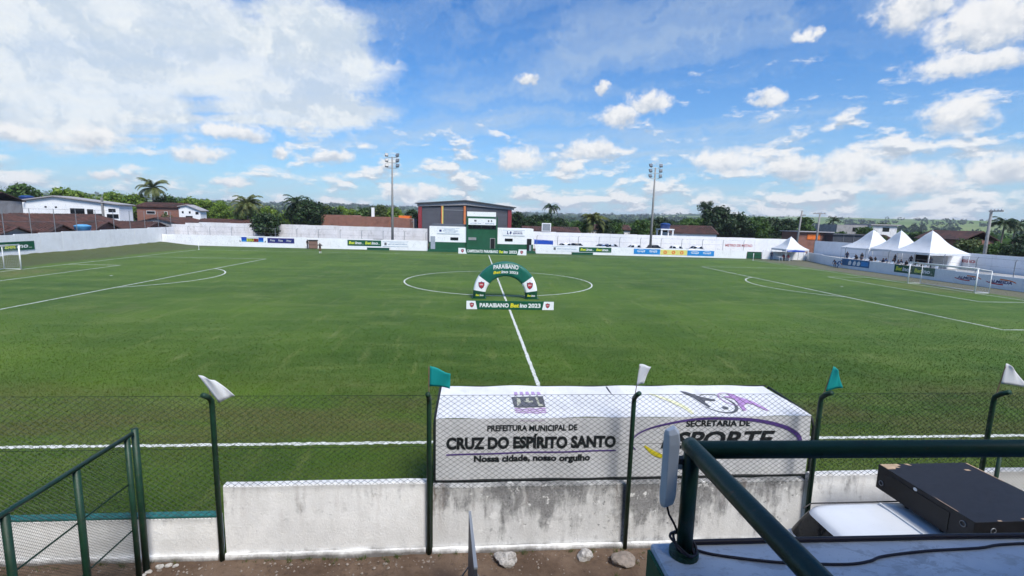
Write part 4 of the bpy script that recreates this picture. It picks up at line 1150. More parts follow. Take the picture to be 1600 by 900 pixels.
panel_wall('back_wall', 'tall white panel wall behind the parked cars, right of the pavilion', [(8.6, 86), (66, 86)], -.1, [3.85, 3.45], .16, 'white_wall', 2.9)
panel_wall('back_wall', 'tall white wall behind the tents on the right', [(66.6, 80.0), (66.6, 22)], -.1, [3.5, 2.75], .16, 'white_wall', 5)
panel_wall('gate_wall', 'white wall closing the corner beside the dark green gates', [(71.2, 80.4), (90, 80.4)], -.1, [3.1, 3.1], .16, 'white_wall', 5)
for nm, lab, a, b, z1 in (('wall_gate', 'low dark green gate in the far right corner beside the small tent', (48.45, 73.32), (51.1, 73.12), 1.3), ('wall_gate', 'tall dark green double gate between the utility poles and the tents', (66.8, 80.4), (71.0, 80.4), 3.1)):
    o, w, h = board(nm, lab, 'gate', a, b, .0, z1, 'pavilion_green', .06)
    MB().box(w / 2 - .02, w / 2 + .02, 0, h, .002, .03).build('gate_stile', 'post_green', o)
    for y in (.08, h * .5, h - .08): MB().box(.04, w - .04, y - .03, y + .03, .004, .025).build('gate_rail', 'post_green', o)

# far wire fence behind the advertising walls
def far_fence(label, pts, step, h, hook=True, z0=0.0):
    A, B = Vector((*pts[0], z0)), Vector((*pts[1], z0)); L = (B - A).length; n = int(L / step)
    F = thing('wire_fence', label, 'fence', A)
    for i in range(n + 1):
        p = (B - A) * (i / n); top = [(p.x, p.y, 0), (p.x, p.y, h - .25), (p.x + (.16 if hook else 0), p.y, h)]
        MB().tube(top, .045, 6).build('post', 'steel', F)
    for z in (h - .05, h * .72):
        e = B - A; MB().tube([(0, 0, z), (e.x, e.y, z)], .012, 4).build('wire', 'steel', F)
far_fence('thin post and wire fence above the far left advertising wall', [(-59, 80.6), (-11.5, 78.0)], 3.75, 3.5)
far_fence('thin post and wire fence above the far right advertising wall', [(9.2, 76.9), (48, 74.0)], 3.75, 3.35)
far_fence('thin post and wire fence above the right advertising wall by the tents', [(54.9, 57.5), (54.8, 26)], 3.6, 3.2)
far_fence('tall thin fence posts rising above the left wall before the tiled roofs', [(-60.1, 44), (-60.1, 84)], 3.45, 6.0, False)

# ================================================================== BANNERS
def on_left(y0, y1, z0, z1, *a): return board('banner', a[0], 'banner', (-59.55, y0), (-59.55, y1), z0, z1, a[1], .02, 'banners on the pitch walls')
def far_pt(x, left):
    if left: return (x, (80.2 + (x + 59.5) * (77.9 - 80.2) / 26.5 if x < -33 else 77.9 + (x + 33) * (77.3 - 77.9) / 21.9) - .10)
    return (x, 76.15 + (x - 8.9) * (73.3 - 76.15) / 39.4 - .10)
def far_banner(label, m, x0, x1, z0, z1): return board('banner', label, 'banner', far_pt(x0, x0 < 0), far_pt(x1, x0 < 0), z0, z1, m, .02, 'banners on the pitch walls')
def right_banner(label, m, y0, y1, z0, z1): return board('banner', label, 'banner', (54.09 + .2 * max(0, (y0 - 47) / 10.6), y0), (54.09 + .2 * max(0, (y1 - 47) / 10.6), y1), z0, z1, m, .02, 'banners on the pitch walls')

o, w, h = board('banner', 'green banner on the left wall behind the left goal', 'banner', (-59.55, 45.5), (-59.55, 54.5), .76, 1.84, 'banner_green', .02, 'banners on the pitch walls')
betino(o, .4, 3.9, .25, .80); betino(o, 5.0, 8.6, .25, .80)
o, w, h = far_banner('multicoloured banner with big yellow and red letters, leftmost on the far wall', 'white_sheet', -45.4, -40.4, .88, 1.78)
patch(o, 'blue_block', rect(.45, 1.4, .30, h - .05), 'royal_blue'); patch(o, 'blue_block', rect(3.6, 4.5, .30, h - .05), 'royal_blue'); patch(o, 'blue_band', rect(.45, 4.5, .05, .30), 'sky_blue')
for i, (ch, m) in enumerate(zip('EDUCA', ('lemon', 'lemon', 'yellow', 'red', 'red'))):
    patch(o, 'letter_block', rect(1.38 + i * .44, 1.38 + i * .44 + .43, .04, .66), 'ink', .006); lettering(o, ch, 1.42 + i * .44, 1.78 + i * .44, .10, .60, m, .009, .05, name='letter')
patch(o, 'black_edge', rect(.1, 4.9, h - .05, h), 'ink'); patch(o, 'black_corner', [(.08, .04), (.35, .04), (.1, .35)], 'ink'); patch(o, 'black_corner', [(4.65, .04), (4.92, .04), (4.92, .35)], 'ink')
o, w, h = far_banner('dark blue banner with three white script logos on the far wall', 'navy', -40.2, -35.3, .80, 1.73)
for i in range(3): lettering(o, 'Prime', .45 + i * 1.5, 1.35 + i * 1.5, .28, .68, 'white_paint', .004, .0, .45)
patch(o, 'pale_edge', rect(0, w, 0, .05), 'lilac'); patch(o, 'pale_edge', rect(0, w, h - .05, h), 'lilac')
o, w, h = far_banner('green banner with yellow lettering on the far wall left of the pavilion', 'banner_green', -25.7, -19.6, .66, 1.72)
betino(o, .25, 2.9, .28, .82); betino(o, 3.2, 5.9, .28, .82)
o, w, h = far_banner('white municipal banner on the far wall just left of the pavilion', 'white_sheet', -19.35, -14.6, .62, 1.60)
patch(o, 'crest_print', rect(.35, .75, .25, .75), 'print_dark'); lettering(o, 'CRUZ DO ESPÍRITO SANTO', .95, 4.4, .38, .60, 'sea_blue', .004, .01); lettering(o, 'PREFEITURA MUNICIPAL DE', 1.3, 4.0, .68, .80, 'sea_blue', .004, 0); patch(o, 'blue_edge', rect(.05, w - .05, h - .06, h - .02), 'sea_blue'); patch(o, 'blue_edge', rect(.05, w - .05, .02, .06), 'sea_blue')
o, w, h = far_banner('white municipal banner on the far wall right of the pavilion', 'white_sheet', 11.9, 16.85, .52, 1.45)
patch(o, 'crest_print', rect(.35, .75, .22, .70), 'print_dark'); lettering(o, 'CRUZ DO ESPÍRITO SANTO', .95, 4.6, .34, .56, 'sea_blue', .004, .01); patch(o, 'blue_edge', rect(.05, w - .05, h - .06, h - .02), 'sea_blue')
o, w, h = far_banner('green banner with yellow lettering on the far wall right of the pavilion', 'banner_green', 17.0, 23.0, .50, 1.38)
betino(o, .25, 2.8, .22, .68); betino(o, 3.2, 5.8, .22, .68)
for x0, x1, lab in ((27.2, 32.1, 'blue banner with white oval logos, left of the yellow banner'), (37.2, 42.2, 'blue banner with white oval logos, right of the yellow banner')):
    o, w, h = far_banner(lab, 'sky_blue', x0, x1, .36 if x0 < 30 else .30, 1.34 if x0 < 30 else 1.26)
    for i in range(2):
        c = w * (.28 + .46 * i); lettering(o, 'cagepa', c - .7, c + .7, h * .28, h * .62, 'white_paint', .004, .02, .1)
        MB().poly([(c + .8 * math.cos(q), h * .55 + .32 * math.sin(q), .003) for q in np.linspace(.3, 2.9, 12)] + [(c + .7 * math.cos(q), h * .55 + .25 * math.sin(q), .003) for q in np.linspace(2.9, .3, 12)]).build('logo_arc', 'white_paint', o, fix=False)
o, w, h = far_banner('yellow banner with three orange round logos on the far wall', 'cream', 32.15, 37.15, .33, 1.28)
for i in range(3):
    c = w * (.18 + .31 * i); patch(o, 'round_logo', [(c + .34 * math.cos(q), h / 2 + .34 * math.sin(q)) for q in np.linspace(0, 6.0, 18)], 'orange'); lettering(o, 'B', c - .12, c + .12, h / 2 - .18, h / 2 + .18, 'cream', .006, .03, name='letter')
o, w, h = right_banner('teal blue banner on the right wall behind the crouching man', 'sea_blue', 57.2, 51.9, .45, 1.48)
for c in (1.6, 2.5, 3.3): patch(o, 'white_motif', [(c - .3, .15), (c + .2, .15), (c + .35, .55), (c + .1, .85), (c - .25, .6)], 'white_paint')
patch(o, 'blue_band', rect(3.8, w - .2, .2, .8), 'sky_blue')
o, w, h = right_banner('green banner with yellow lettering on the right wall behind the right goal', 'banner_green', 47.65, 41.9, .42, 1.46)
betino(o, .25, 2.6, .25, .78); betino(o, 3.0, 5.5, .25, .78)
o, w, h = right_banner('white banner with two red and blue logos at far right of the wall', 'white_sheet', 39.6, 32.3, .22, 1.25)
for c in (1.7, 5.2):
    lettering(o, 'ALMEIDA', c - 1.15, c + 1.15, .38, .70, 'navy', .006, .04, .15)
    for q0, q1, dx in ((3.4, 5.0, -.1), (.1, 1.7, .1)):
        qs = np.linspace(q0, q1, 12); patch(o, 'logo_swoosh', [(c + dx + 1.45 * math.cos(q), .54 + .34 * math.sin(q)) for q in qs] + [(c + dx + 1.32 * math.cos(q), .54 + .20 * math.sin(q)) for q in qs[::-1]], 'red' if q0 > 3 else 'orange', .004)
lw = thing('wall_lettering', 'red painted words on the tall white wall behind the far corner', 'lettering', (50.9, 85.9, 1.6)); 
o = lettering(lw, 'METRO DE METAO', 0, 6.0, 0, .55, 'red', .004, .01); o.matrix_local = Matrix(((1, 0, 0, 0), (0, 0, -1, 0), (0, 1, 0, 0), (0, 0, 0, 1)))
lw = thing('wall_lettering', 'red painted exit words on the right wall beside the last tent', 'lettering', (66.50, 52.4, 1.72))
o = lettering(lw, 'SAÍDA DE EMERGÊNCIA', .35, 4.2, 0, .55, 'red', .006, .02); o.matrix_local = frame_matrix((0, 0, 0), (0, -1, 0))
o = patch(lw, 'printed_mark', [(0, .1), (.15, .1), (.15, 0), (.3, .25), (.15, .5), (.15, .4), (0, .4)], 'ink', .006); o.matrix_local = frame_matrix((0, 0, 0), (0, -1, 0))
for x, y, lab in ((-20.0, 76.75, 'low green painted bench block at the far wall left of the pavilion'), (17.5, 74.9, 'low green painted bench block at the far wall right of the pavilion')):
    b = MB().box(-1.95, 1.95, -.35, .35, 0, .06); b.box(-1.95, 1.95, -.30, .30, .06, .36); b.box(-2.0, 2.0, -.36, .36, .36, .42)
    o = b.build('bench_block', 'pavilion_green'); o.location = (x, y, 0); tag(o, lab, 'bench', 'green bench blocks at the far wall')

# ================================================================== PAVILION, WAREHOUSE, MASTS
def bx(root, name, x0, x1, y0, y1, z0, z1, m, parent=None, bevel=0):
    o = MB().box(x0, x1, y0, y1, z0, z1).build(name, m, parent or root, bevel=bevel)
    if parent is None: shifted(o, root)
    return o

def make_pavilion():
    P = thing('pavilion', 'green and white two storey pavilion at the halfway line across the pitch', 'building', (-1, 78, 0))
    Y = 76.5; b = lambda *a, **k: bx(P, *a, **k)
    b('wing_wall', -10.7, -3.98, Y, 82, 1.74, 4.6, 'white_wall'); b('wing_base', -10.72, -3.98, Y - .03, 82, .0, 1.735, 'pavilion_green')
    b('wing_wall', 1.8, 8.45, Y, 82, 1.60, 4.5, 'white_wall'); b('wing_base', 1.8, 8.47, Y - .03, 82, .0, 1.595, 'pavilion_green')
    b('tower', -3.95, 1.77, Y - .25, 82.5, 0, 6.55, 'pavilion_green')
    b('plinth', -10.9, 8.8, Y - .75, Y - .26, 0, .42, 'pavilion_green'); b('step', -11.0, 8.9, Y - 1.1, Y - .76, 0, .2, 'pavilion_green')
    b('parapet_panel', -3.85, 1.42, Y - .1, Y + .1, 6.56, 7.40, 'white_wall')
    b('wing_roof', -10.4, -3.98, Y + .5, 82.2, 4.62, 5.0, 'roof_sheet')
    f = Y - .26
    s = b('sign_panel', -3.62, 1.46, f - .06, f, 5.02, 6.18, 'white_sheet')
    def sign(par, x, z, items):
        for (tx, x0, x1, z0, z1) in items:
            o = lettering(par, tx, x0, x1, z0, z1, 'sea_blue', .01, .01)
            o.matrix_local = Matrix(((1, 0, 0, 0), (0, 0, -1, x), (0, 1, 0, 0), (0, 0, 0, 1)))
    sign(s, f - .06, 0, [('CRUZ DO ESPÍRITO SANTO', -3.3, -1.3, 5.22, 5.40), ('ESPORTE', -.5, 1.1, 5.18, 5.36)])
    for x0, x1, z0, z1 in ((-2.55, -2.15, 5.62, 5.92), (-.05, .2, 5.58, 5.92), (.5, .72, 5.58, 5.92)):
        o = patch(s, 'crest_print', rect(x0, x1, z0, z1), 'print_dark', .01); o.matrix_local = Matrix(((1, 0, 0, 0), (0, 0, -1, f - .06), (0, 1, 0, 0), (0, 0, 0, 1)))
    w = b('cabin_window', -3.66, 1.48, f - .05, f, 4.26, 4.99, 'post_green')
    for x0, x1 in ((-3.6, -2.95), (-2.88, -1.22), (-1.14, .50), (.58, 1.42)): bx(P, 'pane', x0, x1, f - .058, f - .04, 4.33, 4.93, 'glass_dark', w).matrix_local = Matrix.Translation(Vector((0, 0, 0)))
    w = b('window', -3.60, -2.14, f - .05, f, 2.22, 2.72, 'pale_edge'); bx(P, 'pane', -3.52, -2.22, f - .058, f - .04, 2.29, 2.65, 'render_grey', w)
    w = b('doorway', .42, 1.34, f - .04, f, .44, 2.64, 'fascia'); bx(P, 'opening', .49, 1.27, f - .05, f - .03, .44, 2.56, 'dark_opening', w)
    fy = Y - .03
    for x0, x1, z0, z1, txt in ((-9.32, -5.2, 3.22, 4.34, 0), (2.76, 6.86, 3.12, 4.24, 1)):
        s = b('sign_panel', x0, x1, Y - .05, Y - .003, z0, z1, 'white_sheet')
        k = Matrix(((1, 0, 0, 0), (0, 0, -1, Y - .05), (0, 1, 0, 0), (0, 0, 0, 1)))
        ed = [('edge', rect(x0 + .03, x1 - .03, z1 - .07, z1 - .03), 'sea_blue'), ('edge', rect(x0 + .03, x1 - .03, z0 + .03, z0 + .07), 'sea_blue')]
        if txt == 0:
            for t_, a, c, d, e in (('PREFEITURA MUNICIPAL DE', -8.0, -6.0, 4.0, 4.12), ('CRUZ DO ESPÍRITO SANTO', -8.3, -5.5, 3.70, 3.92), ('Nossa cidade, nosso orgulho', -7.9, -5.9, 3.45, 3.58)): lettering(s, t_, a, c, d, e, 'sea_blue', .01, .012).matrix_local = k
            ed.append(('crest_print', rect(-8.9, -8.5, 3.62, 4.0), 'navy'))
        else:
            for t_, a, c, d, e in (('SECRETARIA DE', 4.75, 6.3, 3.86, 4.0), ('ESPORTE', 4.65, 6.4, 3.46, 3.76)): lettering(s, t_, a, c, d, e, 'navy', .01, .03).matrix_local = k
            ed += [('player_print', [(3.5, 3.45), (3.6, 3.8), (3.45, 4.0), (3.7, 3.95), (3.75, 3.6), (3.9, 3.4)], 'navy'), ('player_print', [(4.0, 3.5), (4.1, 3.95), (4.3, 4.0), (4.4, 3.7), (4.25, 3.45)], 'navy')]
        for nm, pts, m in ed: patch(s, nm, pts, m, .008).matrix_local = k
    for x0, x1 in ((-6.88, -5.44), (3.16, 4.62)):
        w = b('window', x0, x1, Y - .05, Y - .003, 2.12, 2.64, 'ink'); bx(P, 'pane', x0 + .06, x1 - .06, Y - .058, Y - .04, 2.18, 2.58, 'glass_dark', w)
    d = b('door', -10.48, -9.66, Y - .10, Y - .034, .43, 2.76, 'door_grey'); bx(P, 'handle', -9.8, -9.74, Y - .14, Y - .10, 1.4, 1.6, 'steel', d)
    d = b('doorway', 7.3, 8.14, Y - .10, Y - .034, .43, 2.66, 'dark_opening'); bx(P, 'door_leaf', 7.75, 8.1, Y - .13, Y - .105, .45, 1.5, 'door_grey', d)
    b('downpipe', 1.48, 1.56, f - .1, f - .02, 2.7, 6.5, 'pavilion_green'); b('floodlight', 1.2, 1.6, Y - .4, Y - .27, 6.2, 6.5, 'lamp_body')
make_pavilion()

def make_warehouse():
    Wh = thing('warehouse', 'big grey gabled shed with red and orange columns behind the pavilion', 'building', (-4.7, 120, 0))
    Y = 105; b = lambda *a, **k: bx(Wh, *a, **k)
    # gable cladding in horizontal sheets between the columns
    for i, (x0, x1) in enumerate(((-15.1, -10.6), (-10.0, -5.2), (-4.5, 1.0), (1.05, 5.5))):
        z = 0.5
        while z < 8.4: b('cladding_sheet', x0, x1, Y, Y + .1, z, min(z + 1.02, 8.8), 'warehouse_grey'); z += 1.05
    shifted(MB().prism([(-16.2, 8.75), (-4.66, 9.35), (7.0, 8.45), (7.0, 9.05), (-4.66, 10.35), (-16.2, 9.45)], 'y', Y - .35, Y + .3).build('gable_band', 'fascia', Wh), Wh)
    shifted(MB().prism([(-16.7, 9.40), (-4.66, 10.36), (7.5, 8.98), (7.5, 9.14), (-4.66, 10.54), (-16.7, 9.56)], 'y', Y - .9, Y + 42).build('roof', 'roof_sheet', Wh), Wh)
    for x0, x1, m in ((-16.0, -15.15, 'warehouse_red'), (5.55, 6.45, 'warehouse_red')): b('corner_column', x0, x1, Y - .25, Y + .6, 0, 8.9, m)
    for x in (-10.55, -5.15): b('column', x, x + .26, Y - .3, Y - .01, 0, 9.1, 'warehouse_orange'); b('column_flange', x + .28, x + .5, Y - .28, Y - .01, 0, 9.1, 'cream' if x < -8 else 'warehouse_orange')
    shifted(MB().prism([(-15.9, 0), (6.3, 0), (6.3, 8.6), (-4.66, 9.5), (-15.9, 8.9)], 'y', Y + .12, Y + .25).build('gable_infill', 'panel_grey', Wh), Wh)
    b('side_wall', -16.0, -15.7, Y + .6, Y + 41, 0, 9.2, 'white_wall'); b('side_wall', 6.1, 6.4, Y + .6, Y + 41, 0, 8.9, 'white_wall'); b('back_wall', -15.7, 6.1, Y + 40.7, Y + 41, 0, 8.8, 'white_wall')
    b('girt', -10.0, -5.2, Y - .05, Y - .005, 8.0, 8.12, 'pale_edge')
make_warehouse()

def make_mast(label, x, y, h, lean):
    T = thing('floodlight_mast', label, 'floodlight', (x, y, 0), 0, 'floodlight masts behind the far wall')
    MB().tube([(0, 0, -.1), (lean * .5, 0, h * .5), (lean, 0, h)], [.26, .20, .13], 14).build('mast', 'pole_concrete', T, smooth=True)
    for k in range(3):
        z = h - .1 - k * .95
        a = MB().tube([(lean - .95, -.1, z + .12), (lean - .7, -.1, z), (lean + .7, -.1, z), (lean + .95, -.1, z + .12)], .05, 8).build('crossarm', 'steel', T)
        for s in (-1, 1):
            l = MB().box(-.30, .30, -.14, .14, -.28, .30).build('lamp', 'lamp_body', T, bevel=.05); l.location = (lean + s * .98, -.2, z + .45); l.rotation_euler = (R(-28), 0, R(-14 * s))
            MB().box(-.24, .24, -.155, -.142, -.22, .24).build('lens', 'lens_dark', l)
            MB().tube([(-.2, .15, -.32), (0, .12, -.45), (.2, .15, -.32)], .025, 6).build('yoke', 'steel', l)
make_mast('tall floodlight mast left of the warehouse behind the far wall', -17.9, 79.6, 17.0, .10)
make_mast('tall floodlight mast right of the pavilion behind the blue banners', 31.3, 77.4, 16.5, .0)

def utility_pole(label, x, y, h, arm, lean=0.0, arm_z=.2, rz=0):
    U = thing('utility_pole', label, 'utility pole', (x, y, 0), rz, 'utility poles on the right')
    MB().tube([(0, 0, 0), (lean, 0, h)], [.24, .15], 10).build('pole', 'pole_concrete', U, smooth=True)
    MB().box(lean + arm[0], lean + arm[1], -.07, .07, h - arm_z - .08, h - arm_z + .08).build('crossarm', 'pole_concrete', U)
    for k in range(4):
        x_ = lean + arm[0] + (arm[1] - arm[0]) * (k + .5) / 4; MB().lathe([(.05, 0), (.08, .06), (.04, .18)], x_, 0, 8).build('insulator', 'fascia', U).location = (0, 0, h - arm_z + .08)
utility_pole('leaning concrete utility pole left of the tall green gate', 67.3, 86.8, 9.6, (-.1, .9), .6, 1.0)
utility_pole('concrete utility pole with broad crossarm behind the green gate', 69.7, 84, 9.2, (-1.5, 1.3), .25)
utility_pole('tall concrete utility pole with side arm right of the tents', 68.2, 48.7, 9.0, (-1.5, .3), .0, .1, R(90))

# ================================================================== HOUSES
def windows(root, y, items, frame='ink', m='glass_dark', d=.05):
    for x0, x1, z0, z1 in items:
        w = bx(root, 'window', x0, x1, y - d, y - .003, z0, z1, frame); bx(root, 'pane', x0 + .08, x1 - .08, y - d - .01, y - d + .01, z0 + .08, z1 - .08, m, w)

def gable_roof_x(root, x0, x1, y0, y1, ze, zr, m, over=.4, t=.14, name='roof'):
    """ridge along x"""
    ym = (y0 + y1) / 2; k = (zr - ze) / (ym - y0)
    pr = [(y0 - over, ze - over * k), (ym, zr), (y1 + over, ze - over * k), (y1 + over, ze - over * k + t), (ym, zr + t), (y0 - over, ze - over * k + t)]
    o = shifted(MB().prism(pr, 'x', x0 - over, x1 + over).build(name, m, root), root)
    # rows of clay tiles as ribs down the slopes
    n = int((x1 - x0) / .45); mb = MB()
    for i in range(n):
        xx = x0 + (i + .5) * (x1 - x0) / n
        for s in (-1, 1):
            ya, za = (y0 - over if s < 0 else y1 + over), ze - over * k + t
            mb.tube([(xx, ya, za + .01), (xx + random.uniform(-.04, .04), ym, zr + t + .01 + random.uniform(-.02, .02))], .10, 5, cap=False)
    c = mb.build('tile_rows', m, o, fix=False); c['kind'] = 'stuff'
    return o
def gable_roof_y(root, x0, x1, y0, y1, ze, zr, m, over=.4, t=.14, ze2=None):
    xm = (x0 + x1) / 2; ze2 = ze if ze2 is None else ze2; k = (zr - ze) / (xm - x0)
    return shifted(MB().prism([(x0 - over, ze - over * k), (xm, zr), (x1 + over, ze2 - over * k), (x1 + over, ze2 - over * k + t), (xm, zr + t), (x0 - over, ze - over * k + t)], 'y', y0 - over, y1 + over).build('roof', m, root), root)

H = thing('long_house', 'long white gabled house on the left above the tiled roofs', 'house', (-86, 100, 0))
shifted(MB().prism([(-95, 0), (-76.8, 0), (-76.8, 7.05), (-89.2, 8.45), (-95, 7.55)], 'y', 95, 99).build('wall', 'white_wall', H), H)
shifted(MB().prism([(-95.3, 7.55), (-89.2, 8.5), (-76.4, 7.1), (-76.4, 7.28), (-89.2, 8.72), (-95.3, 7.75)], 'y', 94.5, 99.5).build('roof', 'fascia', H), H)
windows(H, 95, [(-86.4, -83.6, 5.1, 6.2), (-78.9, -77.5, 5.6, 6.3), (-79.3, -77.0, 4.3, 5.2), (-91.3, -90.9, 6.2, 6.5), (-89.3, -88.9, 6.2, 6.5)])
bx(H, 'doorway', -83.1, -81.9, 94.95, 94.997, 3.5, 6.1, 'dark_opening'); bx(H, 'doorway', -81.8, -80.0, 94.95, 94.997, 3.8, 5.2, 'dark_opening')
bx(H, 'porch_column', -80.0, -79.7, 94.6, 94.94, 3.0, 8.6, 'pole_concrete'); bx(H, 'annex', -97.6, -95.05, 95.5, 104, 0, 7.3, 'white_wall')
H = thing('brick_house', 'red brick house with dark tiled roof beneath the tall palm', 'house', (-78, 113, 0))
bx(H, 'wall', -83.2, -73.6, 110, 118, 0, 7.0, 'brick'); gable_roof_x(H, -83.4, -73.5, 110, 118, 7.05, 8.0, 'clay_tiles')
windows(H, 110, [(-81.0, -79.0, 5.3, 6.1), (-77.0, -76.2, 5.3, 6.0)], 'white_wall', 'glass_dark')
H = thing('gabled_house', 'small white gabled house right of the brick house', 'house', (-71, 113, 0))
shifted(MB().prism([(-73.5, 0), (-68.6, 0), (-68.6, 6.4), (-71.6, 7.6), (-73.5, 7.2)], 'y', 109.8, 112.5).build('wall', 'white_wall', H), H)
shifted(MB().prism([(-73.6, 7.22), (-71.6, 7.64), (-68.2, 6.3), (-68.2, 6.45), (-71.6, 7.8), (-73.6, 7.38)], 'y', 109.4, 112.9).build('roof', 'fascia', H), H)
windows(H, 109.8, [(-72.8, -72.4, 5.7, 6.2), (-71.2, -70.8, 5.7, 6.2), (-69.7, -69.0, 5.5, 6.1), (-72.0, -70.4, 4.6, 5.1)])
def low_house(label, x0, x1, y0, y1, ze, zr, wall='render_grey', roof='clay_tiles'):
    h = thing('low_house', label, 'house', ((x0 + x1) / 2, (y0 + y1) / 2, 0), 0, 'low tiled houses behind the left wall')
    xm = (x0 + x1) / 2
    shifted(MB().prism([(x0, 0), (x1, 0), (x1, ze), (xm, zr), (x0, ze)], 'y', y0, y1).build('wall', wall, h), h)
    o = gable_roof_y(h, x0, x1, y0, y1, ze + .02, zr + .02, roof); k = (zr - ze) / (xm - x0); n = int((y1 - y0) / .42); mb = MB()
    for i in range(n):
        yy = y0 + (i + .5) * (y1 - y0) / n; j = random.uniform(-.04, .04)
        for xe in (x0 - .4, x1 + .4): mb.tube([(xe, yy + j, ze - .4 * k + .17), (xm, yy, zr + .17 + random.uniform(-.03, .03))], .11, 5, cap=False)
    c = mb.build('tile_rows', roof, o, fix=False); c['kind'] = 'stuff'
low_house('nearest low house with dark tiled roof at the left edge', -74, -62.0, 40, 54, 2.5, 3.9)
low_house('low house whose brown tiled roof is second behind the left wall', -76, -62.4, 54.6, 63.5, 2.9, 4.9)
low_house('low house with brown tiled roof before the long white house', -77, -64.5, 64.2, 75, 2.9, 5.0)
low_house('low house with brown roof beside the dark blue water tank', -84, -71.5, 76, 90, 3.2, 4.9)
low_house('low house with long tiled roof behind the left wall corner', -74, -61.5, 92, 104, 3.0, 4.6)
for lab, x0, x1, y0, y1, ze, zr in (('small tiled lean to nearest the left wall at the picture edge', -66, -60.6, 50.5, 56, 2.5, 3.5), ('small tiled outhouse with crooked roof behind the left wall', -67.5, -61, 58, 63, 2.6, 3.7), ('small tiled outhouse beside the light blue water tank', -70, -63.5, 69.5, 75.5, 2.7, 4.0), ('small tiled outhouse near the left wall corner', -69, -61.5, 78, 86, 2.7, 3.9)):
    h_ = thing('outhouse', lab, 'shed', ((x0 + x1) / 2, (y0 + y1) / 2, 0), 0, 'small tiled outhouses behind the left wall')
    ym = (y0 + y1) / 2; shifted(MB().prism([(y0, 0), (y1, 0), (y1, ze), (ym, zr), (y0, ze)], 'x', x0, x1).build('wall', 'brick' if x0 < -66.5 else 'render_grey', h_), h_); gable_roof_x(h_, x0, x1, y0, y1, ze + .02, zr + .02, 'clay_tiles', .5)
H = thing('low_house', 'low house with tiled roof left of the small round tree', 'house', (-55, 96, 0))
bx(H, 'wall', -60.5, -48, 92, 100, 0, 3.5, 'render_grey'); gable_roof_x(H, -60.5, -48, 92, 100, 3.5, 4.6, 'clay_tiles')
H = thing('low_house', 'pale gable end showing between the brown roofs at left', 'house', (-66, 52, 0))
shifted(MB().prism([(-70, 0), (-62.2, 0), (-62.2, 2.7), (-66.1, 3.9), (-70, 2.7)], 'y', 63.6, 64.1).build('wall', 'render_grey', H), H); gable_roof_y(H, -70, -62.2, 63.6, 64.1, 2.72, 3.94, 'clay_tiles', .15)
H = thing('tall_house', 'grey rendered house with tiled roof at the very left edge', 'house', (-90, 76, 0))
bx(H, 'wall', -98, -86.0, 76, 84, 0, 7.2, 'render_grey'); gable_roof_x(H, -98, -86, 76, 84, 7.25, 8.6, 'clay_tiles'); windows(H, 76, [(-90, -88.6, 5.3, 6.4)])
def tank(label, x, y, z, r, h, m, stand=True):
    T = thing('water_tank', label, 'water tank', (x, y, 0), 0, 'blue water tanks')
    MB().lathe([(r * .86, z), (r, z + h * .75), (r * 1.02, z + h * .78), (r * .98, z + h * .84), (r * .5, z + h), (.05, z + h * 1.02)], n=20).build('barrel', m, T, smooth=True)
    if stand: MB().box(-r, r, -r, r, 0, z).build('stand', 'render_grey', T)
    return T
tank('light blue water tank among the brown roofs at left', -62.6, 66.5, 2.55, 1.05, 1.2, 'tank_light')
tank('dark blue water tank behind the left wall', -69.5, 83.5, 2.7, 1.05, 1.25, 'tank_blue')
tank('dark blue water tank on the corner of the long white house', -96.3, 97, 7.32, 1.2, 1.3, 'tank_blue', False)
T = tank('dark blue water tank on a white tower beyond the far wall', 40.5, 93.5, 4.95, 1.15, 1.3, 'tank_blue', False)
for x in (-1.45, 1.15): MB().box(x, x + .3, -1.45, -1.15, 0, 4.7).build('tower_leg', 'white_wall', T); MB().box(x, x + .3, 1.15, 1.45, 0, 4.7).build('tower_leg', 'white_wall', T)
MB().box(-1.55, 1.55, -1.55, 1.55, 4.7, 4.95).build('tower_slab', 'white_wall', T); MB().box(-1.1, 1.1, -1.3, 1.3, 0, 3.4).build('tower_room', 'white_wall', T)
H = thing('brick_block', 'long unplastered red brick building behind the wall, left of the mast', 'house', (-27, 103, 0))
shifted(MB().prism([(-37.2, 0), (-17.4, 0), (-17.4, 5.7), (-22, 6.05), (-30, 6.0), (-30.2, 6.25), (-37.2, 6.2)], 'y', 100, 108).build('wall', 'brick', H), H)
for x in (-33.4, -27.3, -22.4): bx(H, 'pillar', x, x + .35, 99.88, 99.997, 0, 5.9, 'brick')
bx(H, 'chimney', -26.2, -25.6, 101, 101.6, 6.0, 8.1, 'white_wall')
H = thing('orange_house', 'house with orange upper wall left of the grey shed', 'house', (-19, 109, 0))
bx(H, 'wall', -20.8, -17.2, 106, 112, 0, 5.8, 'render_grey'); bx(H, 'upper_wall', -20.8, -18.2, 105.9, 110, 5.82, 6.45, 'orange'); shifted(MB().prism([(-22, 5.3), (-17.3, 5.0), (-17.3, 5.15), (-22, 5.45)], 'y', 103.5, 105.9).build('awning', 'pale_edge', H), H)
H = thing('tiled_house', 'white house with red tiled roof right of the water tower', 'house', (48, 98, 0))
bx(H, 'wall', 42.6, 53.5, 95, 102, 0, 4.1, 'white_wall'); gable_roof_x(H, 42.6, 53.5, 95, 102, 4.1, 5.7, 'clay_tiles')
H = thing('tiled_house', 'house with red tiled roof between palm clump and bushes', 'house', (31, 106, 0))
bx(H, 'wall', 24, 36, 104, 110, 0, 4.4, 'white_wall'); gable_roof_x(H, 24, 36, 104, 110, 4.4, 5.4, 'clay_tiles')
H = thing('tiled_house', 'white house with red tiled roof just right of the pavilion', 'house', (14, 92, 0))
